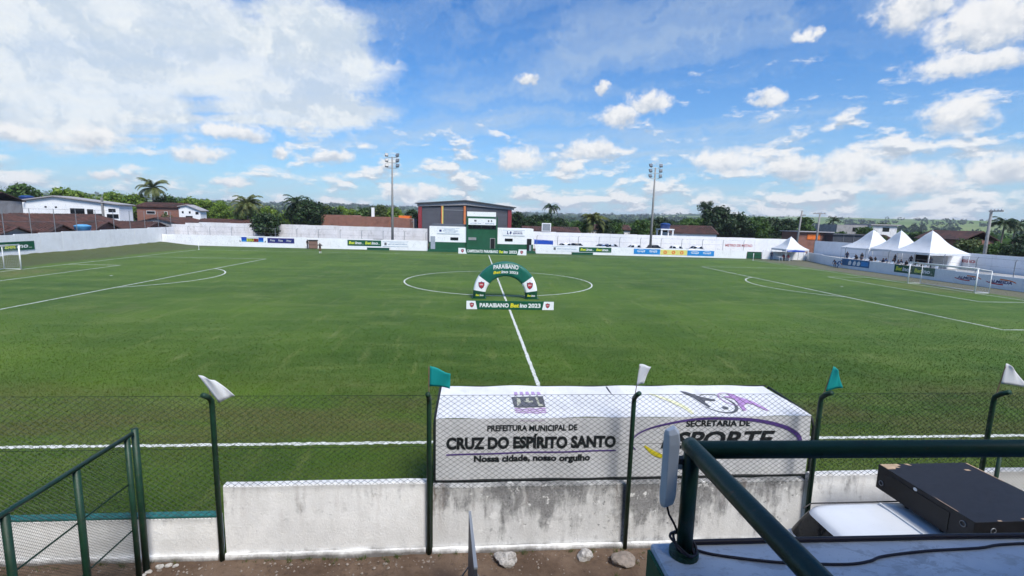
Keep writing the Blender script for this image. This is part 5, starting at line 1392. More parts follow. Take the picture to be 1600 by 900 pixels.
bx(H, 'wall', 8.2, 20, 90, 96, 0, 3.7, 'white_wall'); gable_roof_x(H, 8.2, 20, 90, 96, 3.7, 4.7, 'clay_tiles')
o, w, h = board('blank_panel', 'small grey framed panel standing on the back wall right of the pavilion', 'panel', (11.3, 85.8), (13.2, 85.8), 3.9, 5.6, 'white_wall', .06)
MB().box(.15, w - .15, .15, h - .15, .002, .02).build('infill', 'pale_edge', o)
H = thing('block_house', 'grey two storey block house behind the tents', 'house', (111, 124, 0))
bx(H, 'wall', 102.6, 112.5, 120, 129, 0, 7.1, 'render_grey'); bx(H, 'wall', 112.52, 121, 119.6, 129, 0, 7.2, 'old_wall'); bx(H, 'roof', 112.2, 121.6, 119, 129.3, 7.22, 7.5, 'fascia')
windows(H, 119.6, [(116.5, 118.6, 5.4, 6.6)]); windows(H, 120, [(107.5, 108.6, 5.2, 6.4), (109.5, 110.6, 5.2, 6.4)])
H = thing('tiled_house', 'house with long red roof behind the third big tent', 'house', (85, 74, 0))
bx(H, 'wall', 86, 92, 68, 77, 0, 4.5, 'brick'); shifted(MB().prism([(85.4, 4.4), (89, 6.0), (92.6, 4.4), (92.6, 4.55), (89, 6.18), (85.4, 4.56)], 'y', 67.5, 77.5).build('roof', 'clay_tiles', H), H); windows(H, 68, [(87, 88.2, 2.8, 3.8)])
H = thing('tiled_house', 'house with red roof between the block house and tents', 'house', (86, 92, 0))
bx(H, 'wall', 86, 95, 92, 98, 0, 3.4, 'brick'); gable_roof_x(H, 86, 95, 92, 98, 3.4, 4.6, 'clay_tiles')
H = thing('shop_front', 'low brick and orange shop behind the utility poles', 'shop', (76, 92, 0))
bx(H, 'wall', 70, 77.5, 90, 96, 0, 5.0, 'brick'); bx(H, 'orange_panel', 72, 75, 89.9, 89.997, 3.4, 4.6, 'orange'); bx(H, 'roof', 69.6, 78, 89.4, 96.4, 5.02, 5.2, 'fascia')
H = thing('dark_shed', 'dark closed shed beside the orange shop behind the green gate', 'shed', (80, 90, 0))
bx(H, 'wall', 76.2, 83.5, 87.5, 92, 0, 4.6, 'panel_grey'); shifted(MB().prism([(76, 4.62), (84, 4.62), (84, 4.8), (76, 4.95)], 'y', 87.2, 92.3).build('roof', 'roof_sheet', H), H)
for x in (78.6, 81.0): bx(H, 'seam', x, x + .1, 87.44, 87.497, 0, 4.6, 'steel')

# ================================================================== TREES
def leaf_cloud(n, lobes, size, seed, droop=0.0):
    g = np.random.default_rng(seed)
    w = np.array([l[3] * l[3] for l in lobes]); idx = g.choice(len(lobes), n, p=w / w.sum())
    L = np.array(lobes)[idx]
    d = g.normal(size=(n, 3)); d /= np.linalg.norm(d, axis=1)[:, None]
    rad = g.random(n) ** .42 * g.uniform(.72, 1.10, n)
    c = L[:, :3] + d * (rad * L[:, 3])[:, None] * np.array([1, 1, .82])
    # leaf sprays: small quads facing mostly outwards, at random tilt
    nn = d + g.normal(0, .55, (n, 3)); nn /= np.linalg.norm(nn, axis=1)[:, None]
    t = np.cross(nn, g.normal(size=(n, 3))); t /= np.linalg.norm(t, axis=1)[:, None]; b = np.cross(nn, t)
    s = (size * g.uniform(.55, 1.35, n))[:, None]
    v = np.stack([c - t * s, c + b * s * .55 + nn * s * .15, c + t * s, c - b * s * .55 + nn * s * .15], 1)
    return v.reshape(-1, 3), np.arange(4 * n).reshape(-1, 4)

def mesh_np(name, v, f, m):
    me = bpy.data.meshes.new(name); k = f.shape[1]
    me.vertices.add(len(v)); me.vertices.foreach_set('co', v.astype(np.float32).ravel())
    me.loops.add(f.size); me.loops.foreach_set('vertex_index', f.astype(np.int32).ravel())
    me.polygons.add(len(f)); me.polygons.foreach_set('loop_start', np.arange(0, f.size, k, dtype=np.int32))
    me.update(); me.validate(); me.materials.append(M[m]); return me

TREE_N = [0]
def tree(label, x, y, h, r, m, group, z0=None, n=2600, size=None, name='tree', squash=1.0):
    TREE_N[0] += 1; sd = 100 + TREE_N[0]; rr = random.Random(sd)
    T = thing(name, label, 'tree', (x, y, 0), 0, group)
    th = (h * .30 if z0 is None else z0); size = size or max(.16, r * .085)
    mb = MB().tube([(0, 0, -.1), (rr.uniform(-.2, .2), rr.uniform(-.2, .2), th * .6), (rr.uniform(-.3, .3), rr.uniform(-.3, .3), th * 1.25)], [.07 * r + .08, .055 * r + .06, .04 * r + .04], 8)
    lobes = []; ch = h - th
    k = 11
    for i in range(k):
        q = 2.4 * i + rr.uniform(-.4, .4); f = (i + .5) / k
        z = th + ch * (.18 + .62 * f); ring = r * (1 - abs(f - .35) ** 1.6) * rr.uniform(.45, .72)
        lr = min(r * rr.uniform(.34, .52), (h - z) * .98 + .1, z - th * .4)
        p = (ring * math.cos(q), ring * math.sin(q) * squash, z, lr); lobes.append(p)
        mb.tube([(0, 0, th * rr.uniform(.8, 1.1)), (p[0] * .5, p[1] * .5, (th + z) / 2), (p[0] * .9, p[1] * .9, z)], [.03 * r + .03, .02 * r + .02, .02], 6)
    lobes.append((0, 0, th + ch * .45, r * .55)); lobes.append((rr.uniform(-.2, .2) * r, 0, h - r * .36, r * .34))
    mb.build('trunk', 'trunk', T, smooth=True)
    v, f = leaf_cloud(n, lobes, size, sd)
    link('crown', mesh_np('crown', v, f, m), T)
    return T

def palm(label, x, y, h, fl, m, group=None, fronds=22, name='palm_tree', lean=.3):
    TREE_N[0] += 1; rr = random.Random(300 + TREE_N[0])
    T = thing(name, label, 'palm tree', (x, y, 0), 0, group)
    th = h - fl * .55
    MB().tube([(0, 0, -.1), (lean * .3, 0, th * .4), (lean, 0, th)], [.24, .17, .15], 9).build('trunk', 'palm_trunk', T, smooth=True)
    mb = MB()
    for i in range(fronds):
        q = i * 2.399 + rr.uniform(-.2, .2); up = rr.uniform(-.35, 1.25); L = fl * rr.uniform(.8, 1.1); n = 14
        pts = []
        for k in range(n + 1):
            t = k / n; e = up - 1.75 * t * t * rr.uniform(.9, 1.1)
            d = (math.cos(e), math.sin(e)); pts.append((pts[-1][0] + d[0] * L / n, pts[-1][1] + d[1] * L / n) if pts else (0, 0))
        cq, sq = math.cos(q), math.sin(q); P = [Vector((lean + a * cq, a * sq, th + b)) for a, b in pts]; side = Vector((-sq, cq, 0))
        for k in range(1, n):
            tl = L * .26 * math.sin(math.pi * (.12 + .80 * k / n)); d = (P[k + 1] - P[k]).normalized()
            for s in (-1, 1):
                for o_ in (0, .5):
                    p = P[k] + (P[k + 1] - P[k]) * o_; tip = p + side * s * tl * .8 + d * tl * .45 + Vector((0, 0, -tl * rr.uniform(.25, .55))); w = d * .09 * fl * .25
                    mb.add([p - w, p + w, tip], [(0, 1, 2)])
        mb.tube(P, .03, 3, cap=False)
    mb.build('crown', m, T, fix=False)
    return T

g = 'trees beyond the left wall'
for i, (x, y, h, r, m) in enumerate(((-121, 114, 13.2, 5.5, 'leaf_mid'), (-114, 117, 12.6, 5, 'leaf_mid'), (-108, 121, 12.0, 4.8, 'leaf_bright'), (-102.5, 119, 11.2, 4.4, 'leaf_bright'), (-98, 124, 11.4, 4.4, 'leaf_bright'), (-92.5, 124, 11.0, 4.6, 'leaf_bright'), (-87, 128, 11.0, 4.4, 'leaf_mid'), (-82, 130, 10.6, 4.6, 'leaf_bright'), (-78.5, 131, 10.2, 4.2, 'leaf_bright'))):
    tree(f'broad tree behind the long white house, {ORD[i]} from the left', x, y, h, r, m, g)
palm('tall sunlit coconut palm behind the brick house', -88.3, 124, 14.6, 4.4, 'leaf_palm', fronds=30)
tree('small leafy shrub tree against the brick house wall', -74.8, 107, 6.2, 1.5, 'leaf_olive', None, n=700)
i = 0
for x in np.arange(-77, -22, 4.3):
    y = 130 + random.uniform(-4, 8); tree(f'bright green tree in the row behind the far left wall, {ORD[i]} from the left', float(x), y, random.uniform(8.3, 10.2), random.uniform(3.4, 4.4), ('leaf_bright', 'leaf_bright', 'leaf_mid', 'leaf_olive')[i % 4], 'row of bright trees behind the far left wall', n=1800); i += 1
palm('drooping palm rising left of the small round tree', -51.9, 97, 10.2, 4.2, 'leaf_palm', fronds=34, lean=.1)
palm('palm crown showing above the big dark tree', -42.4, 99.5, 10.6, 3.4, 'leaf_palm_dark', fronds=30, lean=.1)
tree('small round dark tree standing against the far back wall', -42.6, 83.9, 6.4, 3.05, 'leaf_dark', None, z0=1.75, n=4200, size=.24)
tree('big dark mango tree behind the far wall, left one of a pair', -40.6, 101, 10.0, 4.8, 'leaf_dark', 'pair of dark mango trees', n=5200, size=.34)
tree('lower dark mango tree, right one of the pair by the brick building', -35.6, 103.5, 8.0, 3.6, 'leaf_dark', 'pair of dark mango trees', n=3600, size=.32)
tree('leafy tree behind the orange house', -19.0, 118, 8.6, 3.2, 'leaf_dark', None)
for i, (x, y, h, r) in enumerate(((8.8, 113, 8.7, 3.0), (12.6, 112, 7.9, 3.0), (16.2, 113, 8.2, 3.0), (20.0, 116, 7.4, 3.0))):
    tree(f'dark tree right of the grey shed, {ORD[i]} from the left', x, y, h, r, 'leaf_dark', 'dark trees right of the shed')
for i, (x, y, h, r) in enumerate(((10.5, 103, 7.0, 2.8), (14.5, 104, 6.6, 2.8), (18.5, 105, 6.8, 2.8), (31.5, 101.5, 6.6, 2.6), (46.5, 104, 7.0, 2.8), (51.5, 106, 7.2, 3.0))):
    tree(f'low dark tree just behind the far right roofs, {ORD[i]} from the left', x, y, h, r, ('leaf_dark', 'leaf_mid')[i % 2], 'low dark trees behind the far right roofs', z0=1.4)
for i, (x, y, h, r) in enumerate(((93, 82, 5.6, 2.6), (97, 88, 6.0, 2.8), (84, 84, 5.0, 2.2), (100, 78, 6.4, 3.0))):
    tree(f'leafy tree between the roofs behind the big tents, {ORD[(2, 1, 0, 3)[i]]} from the left', x, y, h, r, ('leaf_mid', 'leaf_dark')[i % 2], 'leafy trees between the roofs behind the tents', z0=1.0)
palm('slender coconut palm above the dark trees right of the shed', 18.2, 119.5, 11.5, 3.0, 'leaf_palm_dark', fronds=22)
palm('squat bushy palm clump behind the far wall', 25.2, 98.5, 8.6, 4.2, 'leaf_palm', fronds=44, lean=0)
tree('dark round bush beside the squat palm clump', 22.2, 99.5, 6.6, 2.6, 'leaf_mid', None, z0=1.2)
tree('dark green bush on the right flank of the palm clump', 28.2, 99.8, 6.4, 2.4, 'leaf_dark', None, z0=1.2)
for i, (x, y, h, r, m) in enumerate(((33.0, 108, 7.4, 3.2, 'leaf_dark'), (36.6, 99, 7.4, 3.0, 'leaf_mid'), (39.6, 101.5, 7.0, 2.8, 'leaf_olive'), (44.0, 108, 8.2, 3.6, 'leaf_dark'), (48.5, 112, 7.6, 3.3, 'leaf_dark'))):
    tree(f'bushy tree around the right floodlight mast, {ORD[i]} from the left', x, y, h, r, m, 'bushy trees by the right mast', z0=1.5)
for i, (x, y, h, r) in enumerate(((55.2, 111, 8.2, 4.4), (60.8, 110, 11.6, 5.0), (66.2, 111, 10.0, 5.0), (71.8, 110, 9.0, 4.4), (76.5, 112, 8.9, 4.2), (82.6, 114, 8.6, 4.2), (87.8, 114, 9.4, 3.6))):
    tree(f'large dark mango tree in the mass at right, {ORD[i]} from the left', x, y, h, r, 'leaf_dark' if i % 3 else 'leaf_mid', 'mass of dark mango trees at right', n=5200, size=.36, z0=1.6)
tree('flat topped branch crown rising over the mango mass', 58.8, 112, 12.6, 2.6, 'leaf_dark', None, z0=9.2, n=900)
palm('small far palm above the grey block house', 112, 134, 9.8, 2.6, 'leaf_palm_dark', fronds=20)
palm('dark palm at the right edge beyond the wall, nearer the pole', 119.5, 90, 9.9, 3.4, 'leaf_palm_dark', 'palms at the right edge', fronds=26)
palm('dark palm in the far right corner of the picture', 128.5, 95, 9.6, 3.2, 'leaf_palm_dark', 'palms at the right edge', fronds=26)
for i, (x, y, h, r, m) in enumerate(((78.5, 66.5, 4.9, 2.6, 'leaf_mid'), (80.5, 62, 5.2, 2.8, 'leaf_olive'), (79, 57, 4.6, 2.4, 'leaf_mid'), (78, 52.5, 4.8, 2.6, 'leaf_dark'), (92, 62, 6.8, 3.4, 'leaf_dark'), (100, 66, 7.2, 3.4, 'leaf_dark'), (96, 57, 7.2, 3.6, 'leaf_dark'), (86, 47, 6.0, 3.2, 'leaf_mid'))):
    tree(f'leafy bush behind the right wall, {ORD[i]} counting from the tents', x, y, h, r, m, 'bushes behind the right wall', z0=.7)
for i, (x, y, h, r) in enumerate(((104, 140, 8.8, 3.4), (86, 98, 5.6, 2.2), (89, 96, 5.0, 2.2), (98, 104, 7.0, 3.0), (124, 128, 8.4, 3.4))):
    tree(f'small tree among the houses behind the tents, {ORD[i]} from the left', x, y, h, r, 'leaf_mid' if i % 2 else 'leaf_dark', 'small trees behind the tents')

def far_wood():
    g = np.random.default_rng(5); v = []; 
    for _ in range(2600):
        a = g.uniform(-1.0, 1.15); d = g.uniform(170, 560); x, y = d * math.sin(a), 30 + d * math.cos(a)
        if abs(x + 4) < 24 and y < 150: continue
        if a > .62 and g.random() < .45: continue
        r = g.uniform(2.0, 4.2); h = g.uniform(3, 6.2) if a < .6 else g.uniform(2, 5)
        vv, _f = leaf_cloud(34, [(x, y, h * .55, r), (x + r * .5, y, h * .8, r * .6)], r * .42, int(g.integers(1e9))); v.append(vv)
    v = np.concatenate(v); f = np.arange(len(v)).reshape(-1, 4)
    tag(link('distant_woodland', mesh_np('distant_woodland', v, f, 'leaf_mid')), 'distant belt of low green woodland below the hills', 'woodland', kind='stuff')
far_wood()
def hill_wood():
    t = bpy.data.objects['terrain'].data; co = np.empty(len(t.vertices) * 3); t.vertices.foreach_get('co', co); co = co.reshape(-1, 3)
    rr_ = np.hypot(co[:, 0], co[:, 1] - 30); g = np.random.default_rng(8); v = []
    rings = np.unique(np.round(rr_, 0)); nA = 220
    H = co[1:, 2].reshape(-1, nA); RR = np.array([np.hypot(co[1 + i * nA, 0], co[1 + i * nA, 1] - 30) for i in range(H.shape[0])])
    for _ in range(5200):
        a = g.uniform(-.95, 1.05); d = 560 * (3300 / 560) ** g.random()
        i = min(np.searchsorted(RR, d), H.shape[0] - 1); i0 = max(i - 1, 0); f = (d - RR[i0]) / max(RR[i] - RR[i0], 1); ja = (a % (2 * math.pi)) / (2 * math.pi) * nA; j = int(ja) % nA; fj = ja - int(ja); jj = (j + 1) % nA
        z = (H[i0, j] * (1 - fj) + H[i0, jj] * fj) * (1 - f) + (H[i, j] * (1 - fj) + H[i, jj] * fj) * f
        dens = .5 + .5 * math.sin(a * 9 + d * .002) * math.sin(d * .0045 + a * 4)
        if g.random() > (dens * .9 + .1 if a < .5 else dens * .35): continue
        r = g.uniform(4, 9); x, y = d * math.sin(a), 30 + d * math.cos(a)
        vv, _f = leaf_cloud(16, [(x, y, z + r * .5, r), (x + r, y, z + r * .4, r * .7)], r * .5, int(g.integers(1e9))); v.append(vv)
    v = np.concatenate(v); f = np.arange(len(v)).reshape(-1, 4)
    tag(link('hill_woodland', mesh_np('hill_woodland', v, f, 'leaf_dark')), 'scattered dark woods on the hills along the horizon', 'woodland', kind='stuff')
hill_wood()

# ================================================================== TENTS, CHAIRS, TABLES
def make_tent(label, x, y, z0, half, eave, peak):
    T = thing('canopy_tent', label, 'tent', (x, y, z0), 0, 'white peaked tents')
    n = 12; vs = []; fs = []
    e, p = eave - z0, peak - z0
    for k in range(n + 1):
        t = k / n; w = half * (1 - t) ** 1.0 * (1 - .25 * math.sin(math.pi * t)) + .05; z = e + (p - e) * t
        m = 8
        for s in range(4):
            a = [(-w, -w), (w, -w), (w, w), (-w, w)][s]; b = [(w, -w), (w, w), (-w, w), (-w, -w)][s]
            for j in range(m):
                u = j / m; sag = .05 * half * math.sin(math.pi * u) * (1 - t); X, Y_ = a[0] + (b[0] - a[0]) * u, a[1] + (b[1] - a[1]) * u
                vs.append((X * (1 - sag / max(half, .1)), Y_ * (1 - sag / max(half, .1)), z))
    q = 32
    for k in range(n):
        for j in range(q): fs.append((k * q + j, k * q + (j + 1) % q, (k + 1) * q + (j + 1) % q, (k + 1) * q + j))
    fs.append(tuple(range(n * q, n * q + q)))
    MB().add(vs, fs).build('canopy', 'tent_fabric', T)
    mb = MB()
    for a, b in (((-half, -half), (half, -half)), ((half, -half), (half, half)), ((half, half), (-half, half)), ((-half, half), (-half, -half))): mb.add([(a[0], a[1], e + .02), (b[0], b[1], e + .02), (b[0] * 1.003, b[1] * 1.003, e - .28), (a[0] * 1.003, a[1] * 1.003, e - .28)], [(0, 1, 2, 3)])
    mb.build('valance', 'tent_fabric', T, fix=False)
    for sx in (-1, 1):
        for sy in (-1, 1): MB().tube([(sx * (half - .06), sy * (half - .06), 0), (sx * (half - .06), sy * (half - .06), e)], .04, 8).build('leg', 'white_paint', T, smooth=True)
    MB().lathe([(.06, p - .1), (.03, p + .12), (.01, p + .2)], n=8).build('finial', 'white_paint', T)
make_tent('big white peaked tent, farthest of the three on the right', 62.0, 60.8, .75, 2.9, 2.95, 5.9)
make_tent('big white peaked tent, middle one of the three on the right', 62.0, 55.7, .75, 2.6, 3.05, 5.9)
make_tent('big white peaked tent, nearest of the three on the right', 62.0, 50.7, .75, 3.0, 3.0, 6.0)
make_tent('small white peaked tent alone in the far right corner', 55.0, 70.8, 0, 2.15, 2.1, 4.25)
def chair_proto():
    C = thing('plastic_chair', 'x', 'chair', (0, 0, 0), 0, 'white plastic chairs on the terrace')
    MB().box(-.22, .22, -.22, .22, .41, .445).build('seat', 'white_plastic', C, bevel=.01)
    b = MB(); b.add([(-.21, .20, .44), (.21, .20, .44), (.23, .30, .86), (-.23, .30, .86), (-.21, .225, .44), (.21, .225, .44), (.23, .325, .86), (-.23, .325, .86)], [(0, 1, 2, 3), (7, 6, 5, 4), (0, 4, 5, 1), (1, 5, 6, 2), (2, 6, 7, 3), (3, 7, 4, 0)]); b.build('backrest', 'white_plastic', C)
    for sx in (-1, 1):
        for sy in (-1, 1): MB().tube([(sx * .23, sy * .23, 0), (sx * .20, sy * .19, .42)], .022, 6).build('leg', 'white_plastic', C)
        MB().box(sx * .22 - .025, sx * .22 + .025, -.2, .26, .62, .645).build('armrest', 'white_plastic', C)
    return C
CH = chair_proto(); first = True
chair_spots = [(55.9 + (i % 2) * 1.0 + max(0, (62 - 56 - i * .46) * .28) * (i < 12), 60.2 - i * .62) for i in range(26)]
for i, (x, y) in enumerate(chair_spots):
    c = CH if i == 0 else copy_tree(CH)
    c.location = (x, y, .75); c.rotation_euler = (0, 0, R(90 + random.uniform(-20, 20) + 180))
    c['label'] = f'white plastic chair below the tents, {["front", "back"][i % 2]} row, {ORD[i // 2]} from the far end'
def make_table(label, x, y, z, rz):
    T = thing('plastic_table', label, 'table', (x, y, z), rz, 'white plastic tables')
    MB().box(-.4, .4, -.4, .4, .69, .73).build('tabletop', 'white_plastic', T, bevel=.01)
    for sx in (-1, 1):
        for sy in (-1, 1): MB().tube([(sx * .34, sy * .34, 0), (sx * .33, sy * .33, .70)], .03, 6).build('leg', 'white_plastic', T)
make_table('white plastic table beside the seated people at the small tent', 51.9, 68.9, 0, .2)
make_table('white plastic table at the right side of the small tent', 54.3, 69.6, 0, .4)
T = thing('blue_awning', 'low dark blue canopy beneath the small corner tent', 'awning', (54.6, 69.2, 0))
MB().prism([(-1.6, 1.88), (0, 2.02), (1.6, 1.88), (1.6, 1.70), (-1.6, 1.70)], 'y', -.8, .8).build('canopy', 'royal_blue', T)
for x in (-1.5, 1.5):
    for y in (-.7, .7): MB().tube([(x, y, 0), (x, y, 1.72)], .03, 6).build('leg', 'steel', T)
H = thing('service_hut', 'white hut with dark doorway beneath the nearest big tent', 'hut', (64.9, 52, .5))
bx(H, 'wall', 64.2, 66.4, 50.0, 55.2, .5, 2.9, 'white_wall'); bx(H, 'doorway', 64.14, 64.197, 53.0, 54.9, .5, 2.5, 'dark_opening')
T = thing('tarpaulin_stall', 'small stall under a blue tarpaulin just right of the pavilion', 'stall', (11, 80, .2))
MB().prism([(-1.9, 2.15), (1.8, 2.0), (1.8, 1.30), (-1.9, 1.35)], 'y', -.05, .05).build('tarpaulin', 'royal_blue', T); MB().prism([(-1.9, 2.17), (1.8, 2.02), (1.8, 2.06), (-1.9, 2.21)], 'y', -.05, 1.6).build('roof', 'royal_blue', T)
for x in (-1.85, 1.75): MB().tube([(x, .1, 0), (x, .1, 2.1)], .03, 6).build('pole', 'steel', T)
K = thing('wooden_cabinet', 'brown wooden cabinet standing before the far wall beside a man', 'cabinet', (-31.6, 76.9, 0))
MB().box(-.72, .72, -.25, .25, .08, 1.42).build('carcass', 'wood', K, bevel=.01); MB().box(-.80, .80, -.32, .32, 1.422, 1.60).build('top', 'cloth_black', K, bevel=.01); MB().box(-.68, .68, -.275, -.252, .75, .80).build('rail', 'trunk', K)
for x in (-.6, .6): MB().box(x - .05, x + .05, -.2, .2, 0, .08).build('foot', 'wood', K)

# ================================================================== CARS BEHIND THE FAR WALL
cg = 'cars parked behind the far wall'
for x, y, paint, lab, rz in ((-21.4, 80.8, 'car_black', 'black car behind the green banner left of the pavilion', 0), (14.9, 80.9, 'car_silver', 'silver car nearest the pavilion, behind the white banner', .1), (18.2, 81.5, 'car_black', 'dark car behind the left part of the green banner', .0), (22.3, 80.6, 'car_blue', 'blue car behind the right end of the green banner', 0), (25.4, 82.2, 'car_silver', 'silver car behind the blank wall left of the mast', .2), (28.8, 80.4, 'car_white', 'white car just left of the right mast', 0), (33.8, 81.2, 'car_black', 'dark car just right of the right mast behind yellow banner', .1), (37.8, 79.6, 'car_white', 'white car behind the yellow banner', 0), (41.6, 80.6, 'car_silver', 'silver car behind the second blue banner', 0)):
    make_car('parked_car', lab, 'car', (x, y, .35), rz + (math.pi if random.random() < .5 else 0), paint, roof=1.52, group=cg)
def motorbike(label, x, y, rz):
    T = thing('motorcycle', label, 'motorcycle', (x, y, .2), rz, 'motorcycles behind the far wall')
    for xx in (-.62, .62):
        w = ringmesh((xx, 0, .30), 'y', .26, .06).build('wheel', 'tyre', T, smooth=True)
    MB().tube([(-.62, 0, .3), (-.1, 0, .55), (.35, 0, .72), (.62, 0, .3)], .07, 8).build('frame', 'steel', T); MB().box(-.75, .05, -.14, .14, .76, .86).build('seat', 'black_rubber', T, bevel=.03); MB().box(.0, .42, -.15, .15, .72, 1.0).build('fuel_tank', 'car_red', T, bevel=.06)
    MB().tube([(.38, -.36, 1.12), (.46, 0, 1.02), (.38, .36, 1.12)], .025, 6).build('handlebar', 'black_rubber', T); MB().box(.48, .62, -.09, .09, .86, 1.04).build('headlight', 'lamp_glass', T, bevel=.03)
    for s in (-1, 1): MB().tube([(.40, s * .3, 1.12), (.36, s * .34, 1.42)], .012, 5).build('mirror', 'black_rubber', T)
motorbike('motorcycle behind the wall just left of the pavilion', -12.9, 79.0, .5)
for i, x in enumerate((43.9, 45.2, 47.0)): motorbike(f'motorcycle behind the far wall near the low green gate, {ORD[i]} from the left', x, 76.2, .4 * i)
for i, x in enumerate((52.4, 53.5, 54.6)): motorbike(f'motorcycle behind the short wall by the small tent, {ORD[i]} from the left', x, 74.9, -.4 * i)

# ================================================================== PEOPLE
def body_mesh(key, J, zones):
    """J: joint -> (pos, radius, parent); grows one continuous surface, zones: material slot by joint"""
    names = list(J); me = bpy.data.meshes.new(key)
    me.from_pydata([J[n][0] for n in names], [(names.index(J[n][2]), i) for i, n in enumerate(names) if J[n][2]], [])
    ob = bpy.data.objects.new(key, me); COL.objects.link(ob)
    md = ob.modifiers.new('skin', 'SKIN'); md.use_smooth_shade = True; sub = ob.modifiers.new('sub', 'SUBSURF'); sub.levels = 1
    for i, n in enumerate(names):
        r = J[n][1]; me.skin_vertices[0].data[i].radius = r if isinstance(r, tuple) else (r, r)
    me.skin_vertices[0].data[0].use_root = True
    dg = bpy.context.evaluated_depsgraph_get(); out = bpy.data.meshes.new_from_object(ob.evaluated_get(dg)); bpy.data.objects.remove(ob)
    segs = [(np.array(J[n][0]), np.array(J[J[n][2]][0]), zones[n]) for n in names if J[n][2]]
    for p in out.polygons:
        c = np.array(p.center); best = (9e9, 0)
        for a, b, z in segs:
            ab = b - a; t = max(0, min(1, (c - a) @ ab / max(ab @ ab, 1e-9))); d = np.linalg.norm(c - a - t * ab)
            if d < best[0]: best = (d, z)
        p.material_index = best[1]
    return out

def joints(pose):
    """figure about 1.72 m tall facing -y; pose gives joint positions"""
    J = {'pelvis': ((0, 0, .95), (.15, .11), None), 'waist': ((0, 0, 1.08), (.135, .10), 'pelvis'), 'chest': ((0, 0, 1.30), (.165, .115), 'waist'), 'neck': ((0, 0, 1.47), (.058, .058), 'chest'), 'head': ((0, -.02, 1.58), (.085, .10), 'neck'), 'crown': ((0, -.005, 1.67), (.075, .085), 'head')}
    for s, k in ((1, 'l'), (-1, 'r')):
        J['sho' + k] = ((s * .17, 0, 1.40), .068, 'chest'); J['elb' + k] = ((s * .23, .02, 1.13), .045, 'sho' + k); J['wri' + k] = ((s * .25, -.06, .89), .033, 'elb' + k); J['han' + k] = ((s * .25, -.09, .80), (.028, .042), 'wri' + k)
        J['hip' + k] = ((s * .09, 0, .88), .095, 'pelvis'); J['kne' + k] = ((s * .10, -.01, .49), .062, 'hip' + k); J['cal' + k] = ((s * .10, .02, .33), .060, 'kne' + k); J['ank' + k] = ((s * .10, .03, .09), .042, 'cal' + k); J['toe' + k] = ((s * .11, -.13, .035), (.045, .032), 'ank' + k)
    for n, p in pose.items(): J[n] = (p, J[n][1], J[n][2])
    return J
SHORTS = dict(pelvis=2, waist=1, chest=1, neck=0, head=0, crown=4)
def zone(calf, thigh, arm, ank):
    z = dict(SHORTS)
    for k in 'lr': z.update({'sho' + k: 1, 'elb' + k: 1, 'wri' + k: arm, 'han' + k: 0, 'hip' + k: 2, 'kne' + k: thigh, 'cal' + k: calf, 'ank' + k: ank, 'toe' + k: 3})
    return z
stand = body_mesh('standing', joints({}), zone(2, 2, 0, 2))
player = body_mesh('player', joints({'elbl': (.36, .05, 1.20), 'wril': (.30, -.18, 1.22), 'hanl': (.22, -.25, 1.24), 'elbr': (-.36, .05, 1.20), 'wrir': (-.30, -.18, 1.22), 'hanr': (-.22, -.25, 1.24), 'kner': (-.12, -.06, .49), 'ankl': (.13, .05, .09), 'toel': (.14, -.11, .035)}), zone(0, 0, 0, 3))
def sit(p, dz=-.42):
    J = {n: (v[0][0], v[0][1], v[0][2] + dz) for n, v in joints({}).items() if n[:3] not in ('kne', 'cal', 'ank', 'toe')}
    for s, k in ((1, 'l'), (-1, 'r')): J.update({'hip' + k: (s * .09, -.06, .50), 'kne' + k: (s * .12, -.44, .50), 'cal' + k: (s * .12, -.45, .32), 'ank' + k: (s * .12, -.44, .09), 'toe' + k: (s * .13, -.60, .035), 'wri' + k: (s * .20, -.28, .60), 'han' + k: (s * .16, -.38, .57)})
    return J
seated = body_mesh('seated', joints(sit(0)), zone(2, 2, 0, 2))
bp_ = {'pelvis': (0, .12, .80), 'waist': (0, .02, .92), 'chest': (0, -.18, 1.04), 'neck': (0, -.33, 1.12), 'head': (0, -.43, 1.16), 'crown': (0, -.50, 1.21)}
for s, k in ((1, 'l'), (-1, 'r')): bp_.update({'sho' + k: (s * .17, -.26, 1.06), 'elb' + k: (s * .21, -.34, .80), 'wri' + k: (s * .16, -.48, .62), 'han' + k: (s * .14, -.53, .55), 'hip' + k: (s * .09, .10, .74), 'kne' + k: (s * .12, -.12, .46), 'cal' + k: (s * .12, -.02, .32), 'ank' + k: (s * .12, .06, .09), 'toe' + k: (s * .13, -.10, .035)})
bending = body_mesh('bending', joints(bp_), zone(2, 2, 0, 2))
def person(label, me, loc, rz, shirt, trousers, shoes='cloth_black', skin='skin', group=None, sc=1.0):
    o = link('person', me.copy()); o.location = loc; o.rotation_euler = (0, 0, rz); o.scale = (sc, sc, sc)
    ix = [q.material_index for q in me.polygons]; o.data.materials.clear()
    for m in (skin, shirt, trousers, shoes, 'hair'): o.data.materials.append(M[m])
    o.data.polygons.foreach_set('material_index', ix)
    tag(o, label, 'person', group); return o
person('person in black on the far pitch wearing white socks and holding arms bent', player, (-27.1, 66.3, 0), R(10), 'cloth_black', 'cloth_black', 'cloth_white')
person('person in dark clothes standing beside the brown wooden cabinet', stand, (-32.55, 76.7, 0), R(70), 'cloth_black', 'cloth_grey')
person('person in dark clothes leaning on the low car park fence', stand, (-27.0, 79.6, .2), R(0), 'cloth_grey', 'cloth_grey')
person('person in teal and dark clothes bending over beside the right wall', bending, (53.3, 57.3, 0), R(-60), 'cloth_blue', 'cloth_navy')
person('person in blue bending next to the blue banner', bending, (53.2, 56.6, 0), R(40), 'cloth_blue', 'cloth_blue')
person('person in dark clothes standing on the terrace left of the chairs', stand, (57.0, 59.6, .75), R(-60), 'cloth_navy', 'cloth_navy')
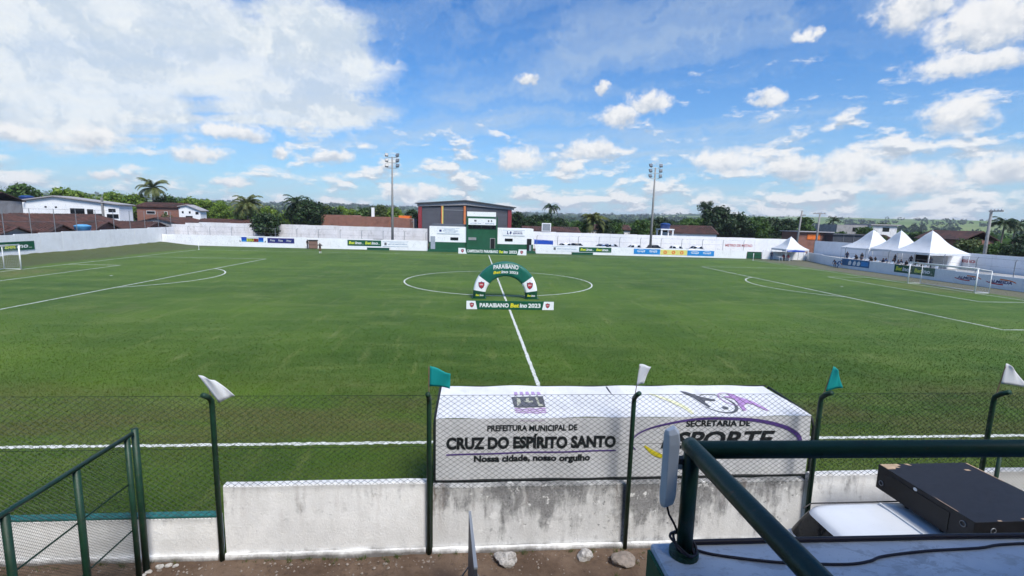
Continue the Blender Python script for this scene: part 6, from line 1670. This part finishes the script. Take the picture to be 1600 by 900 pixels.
person('person in dark clothes standing on the terrace at the head of the chairs', stand, (57.2, 56.9, .75), R(-80), 'cloth_black', 'cloth_black')
person('person in dark shirt standing with arms down at the small tent', stand, (50.6, 69.2, 0), R(-30), 'cloth_navy', 'cloth_navy')
for i, (x, y, sh) in enumerate(((60.2, 54.2, 'cloth_black'), (60.6, 52.0, 'cloth_navy'), (60.8, 49.2, 'cloth_grey'))):
    person(f'person standing behind the chairs below the big tents, {ORD[i]} from the far end', stand, (x, y, .75), R(-90 + 25 * i), sh, 'cloth_navy')
def seat_under(label, x, y, z, rz, shirt, trousers):
    person(label, seated, (x, y, z), rz, shirt, trousers)
for i, (sh, tr) in enumerate((('cloth_red', 'cloth_black'), ('cloth_red', 'cloth_navy'))):
    c = copy_tree(CH); c.location = (52.9 + i * .75, 69.3 - i * .2, 0); c.rotation_euler = (0, 0, R(-10 - 30 * i)); c['label'] = f'white plastic chair at the small tent under the {["left", "right"][i]} person in red'; c['group'] = 'white plastic chairs at the small tent'
    seat_under(f'{["left", "right"][i]} one of two seated people in dark red at the small tent', 52.9 + i * .75, 69.3 - i * .2, 0, R(-10 - 30 * i), sh, tr)
for k, (i, sh) in enumerate(((1, 'cloth_navy'), (4, 'cloth_black'), (6, 'cloth_grey'), (7, 'cloth_navy'), (9, 'cloth_black'), (10, 'cloth_black'), (13, 'cloth_blue'), (14, 'cloth_navy'), (15, 'cloth_black'), (17, 'cloth_navy'), (18, 'cloth_grey'), (20, 'cloth_black'), (21, 'cloth_navy'), (23, 'cloth_black'))):
    x, y = chair_spots[i]; seat_under(f'seated person in dark clothes below the big tents, {ORD[k]} from the far end', x, y, .75, R(-90), sh, 'cloth_navy')

# ================================================================== HAZE
hz = MB().box(-7300, 7300, -7200, 7350, -1.2, 95).build('haze', None)
hz['kind'] = 'stuff'
m = bpy.data.materials.new('haze'); m.use_nodes = True; m.node_tree.nodes.clear()
ot = m.node_tree.nodes.new('ShaderNodeOutputMaterial'); pv = m.node_tree.nodes.new('ShaderNodeVolumePrincipled')
pv.inputs['Color'].default_value = (.80, .88, 1.0, 1); pv.inputs['Density'].default_value = .00016; pv.inputs['Anisotropy'].default_value = .0
m.node_tree.links.new(pv.outputs[0], ot.inputs['Volume']); hz.data.materials.append(m)
tag(hz, 'thin pale blue air haze over the far hills', 'haze')
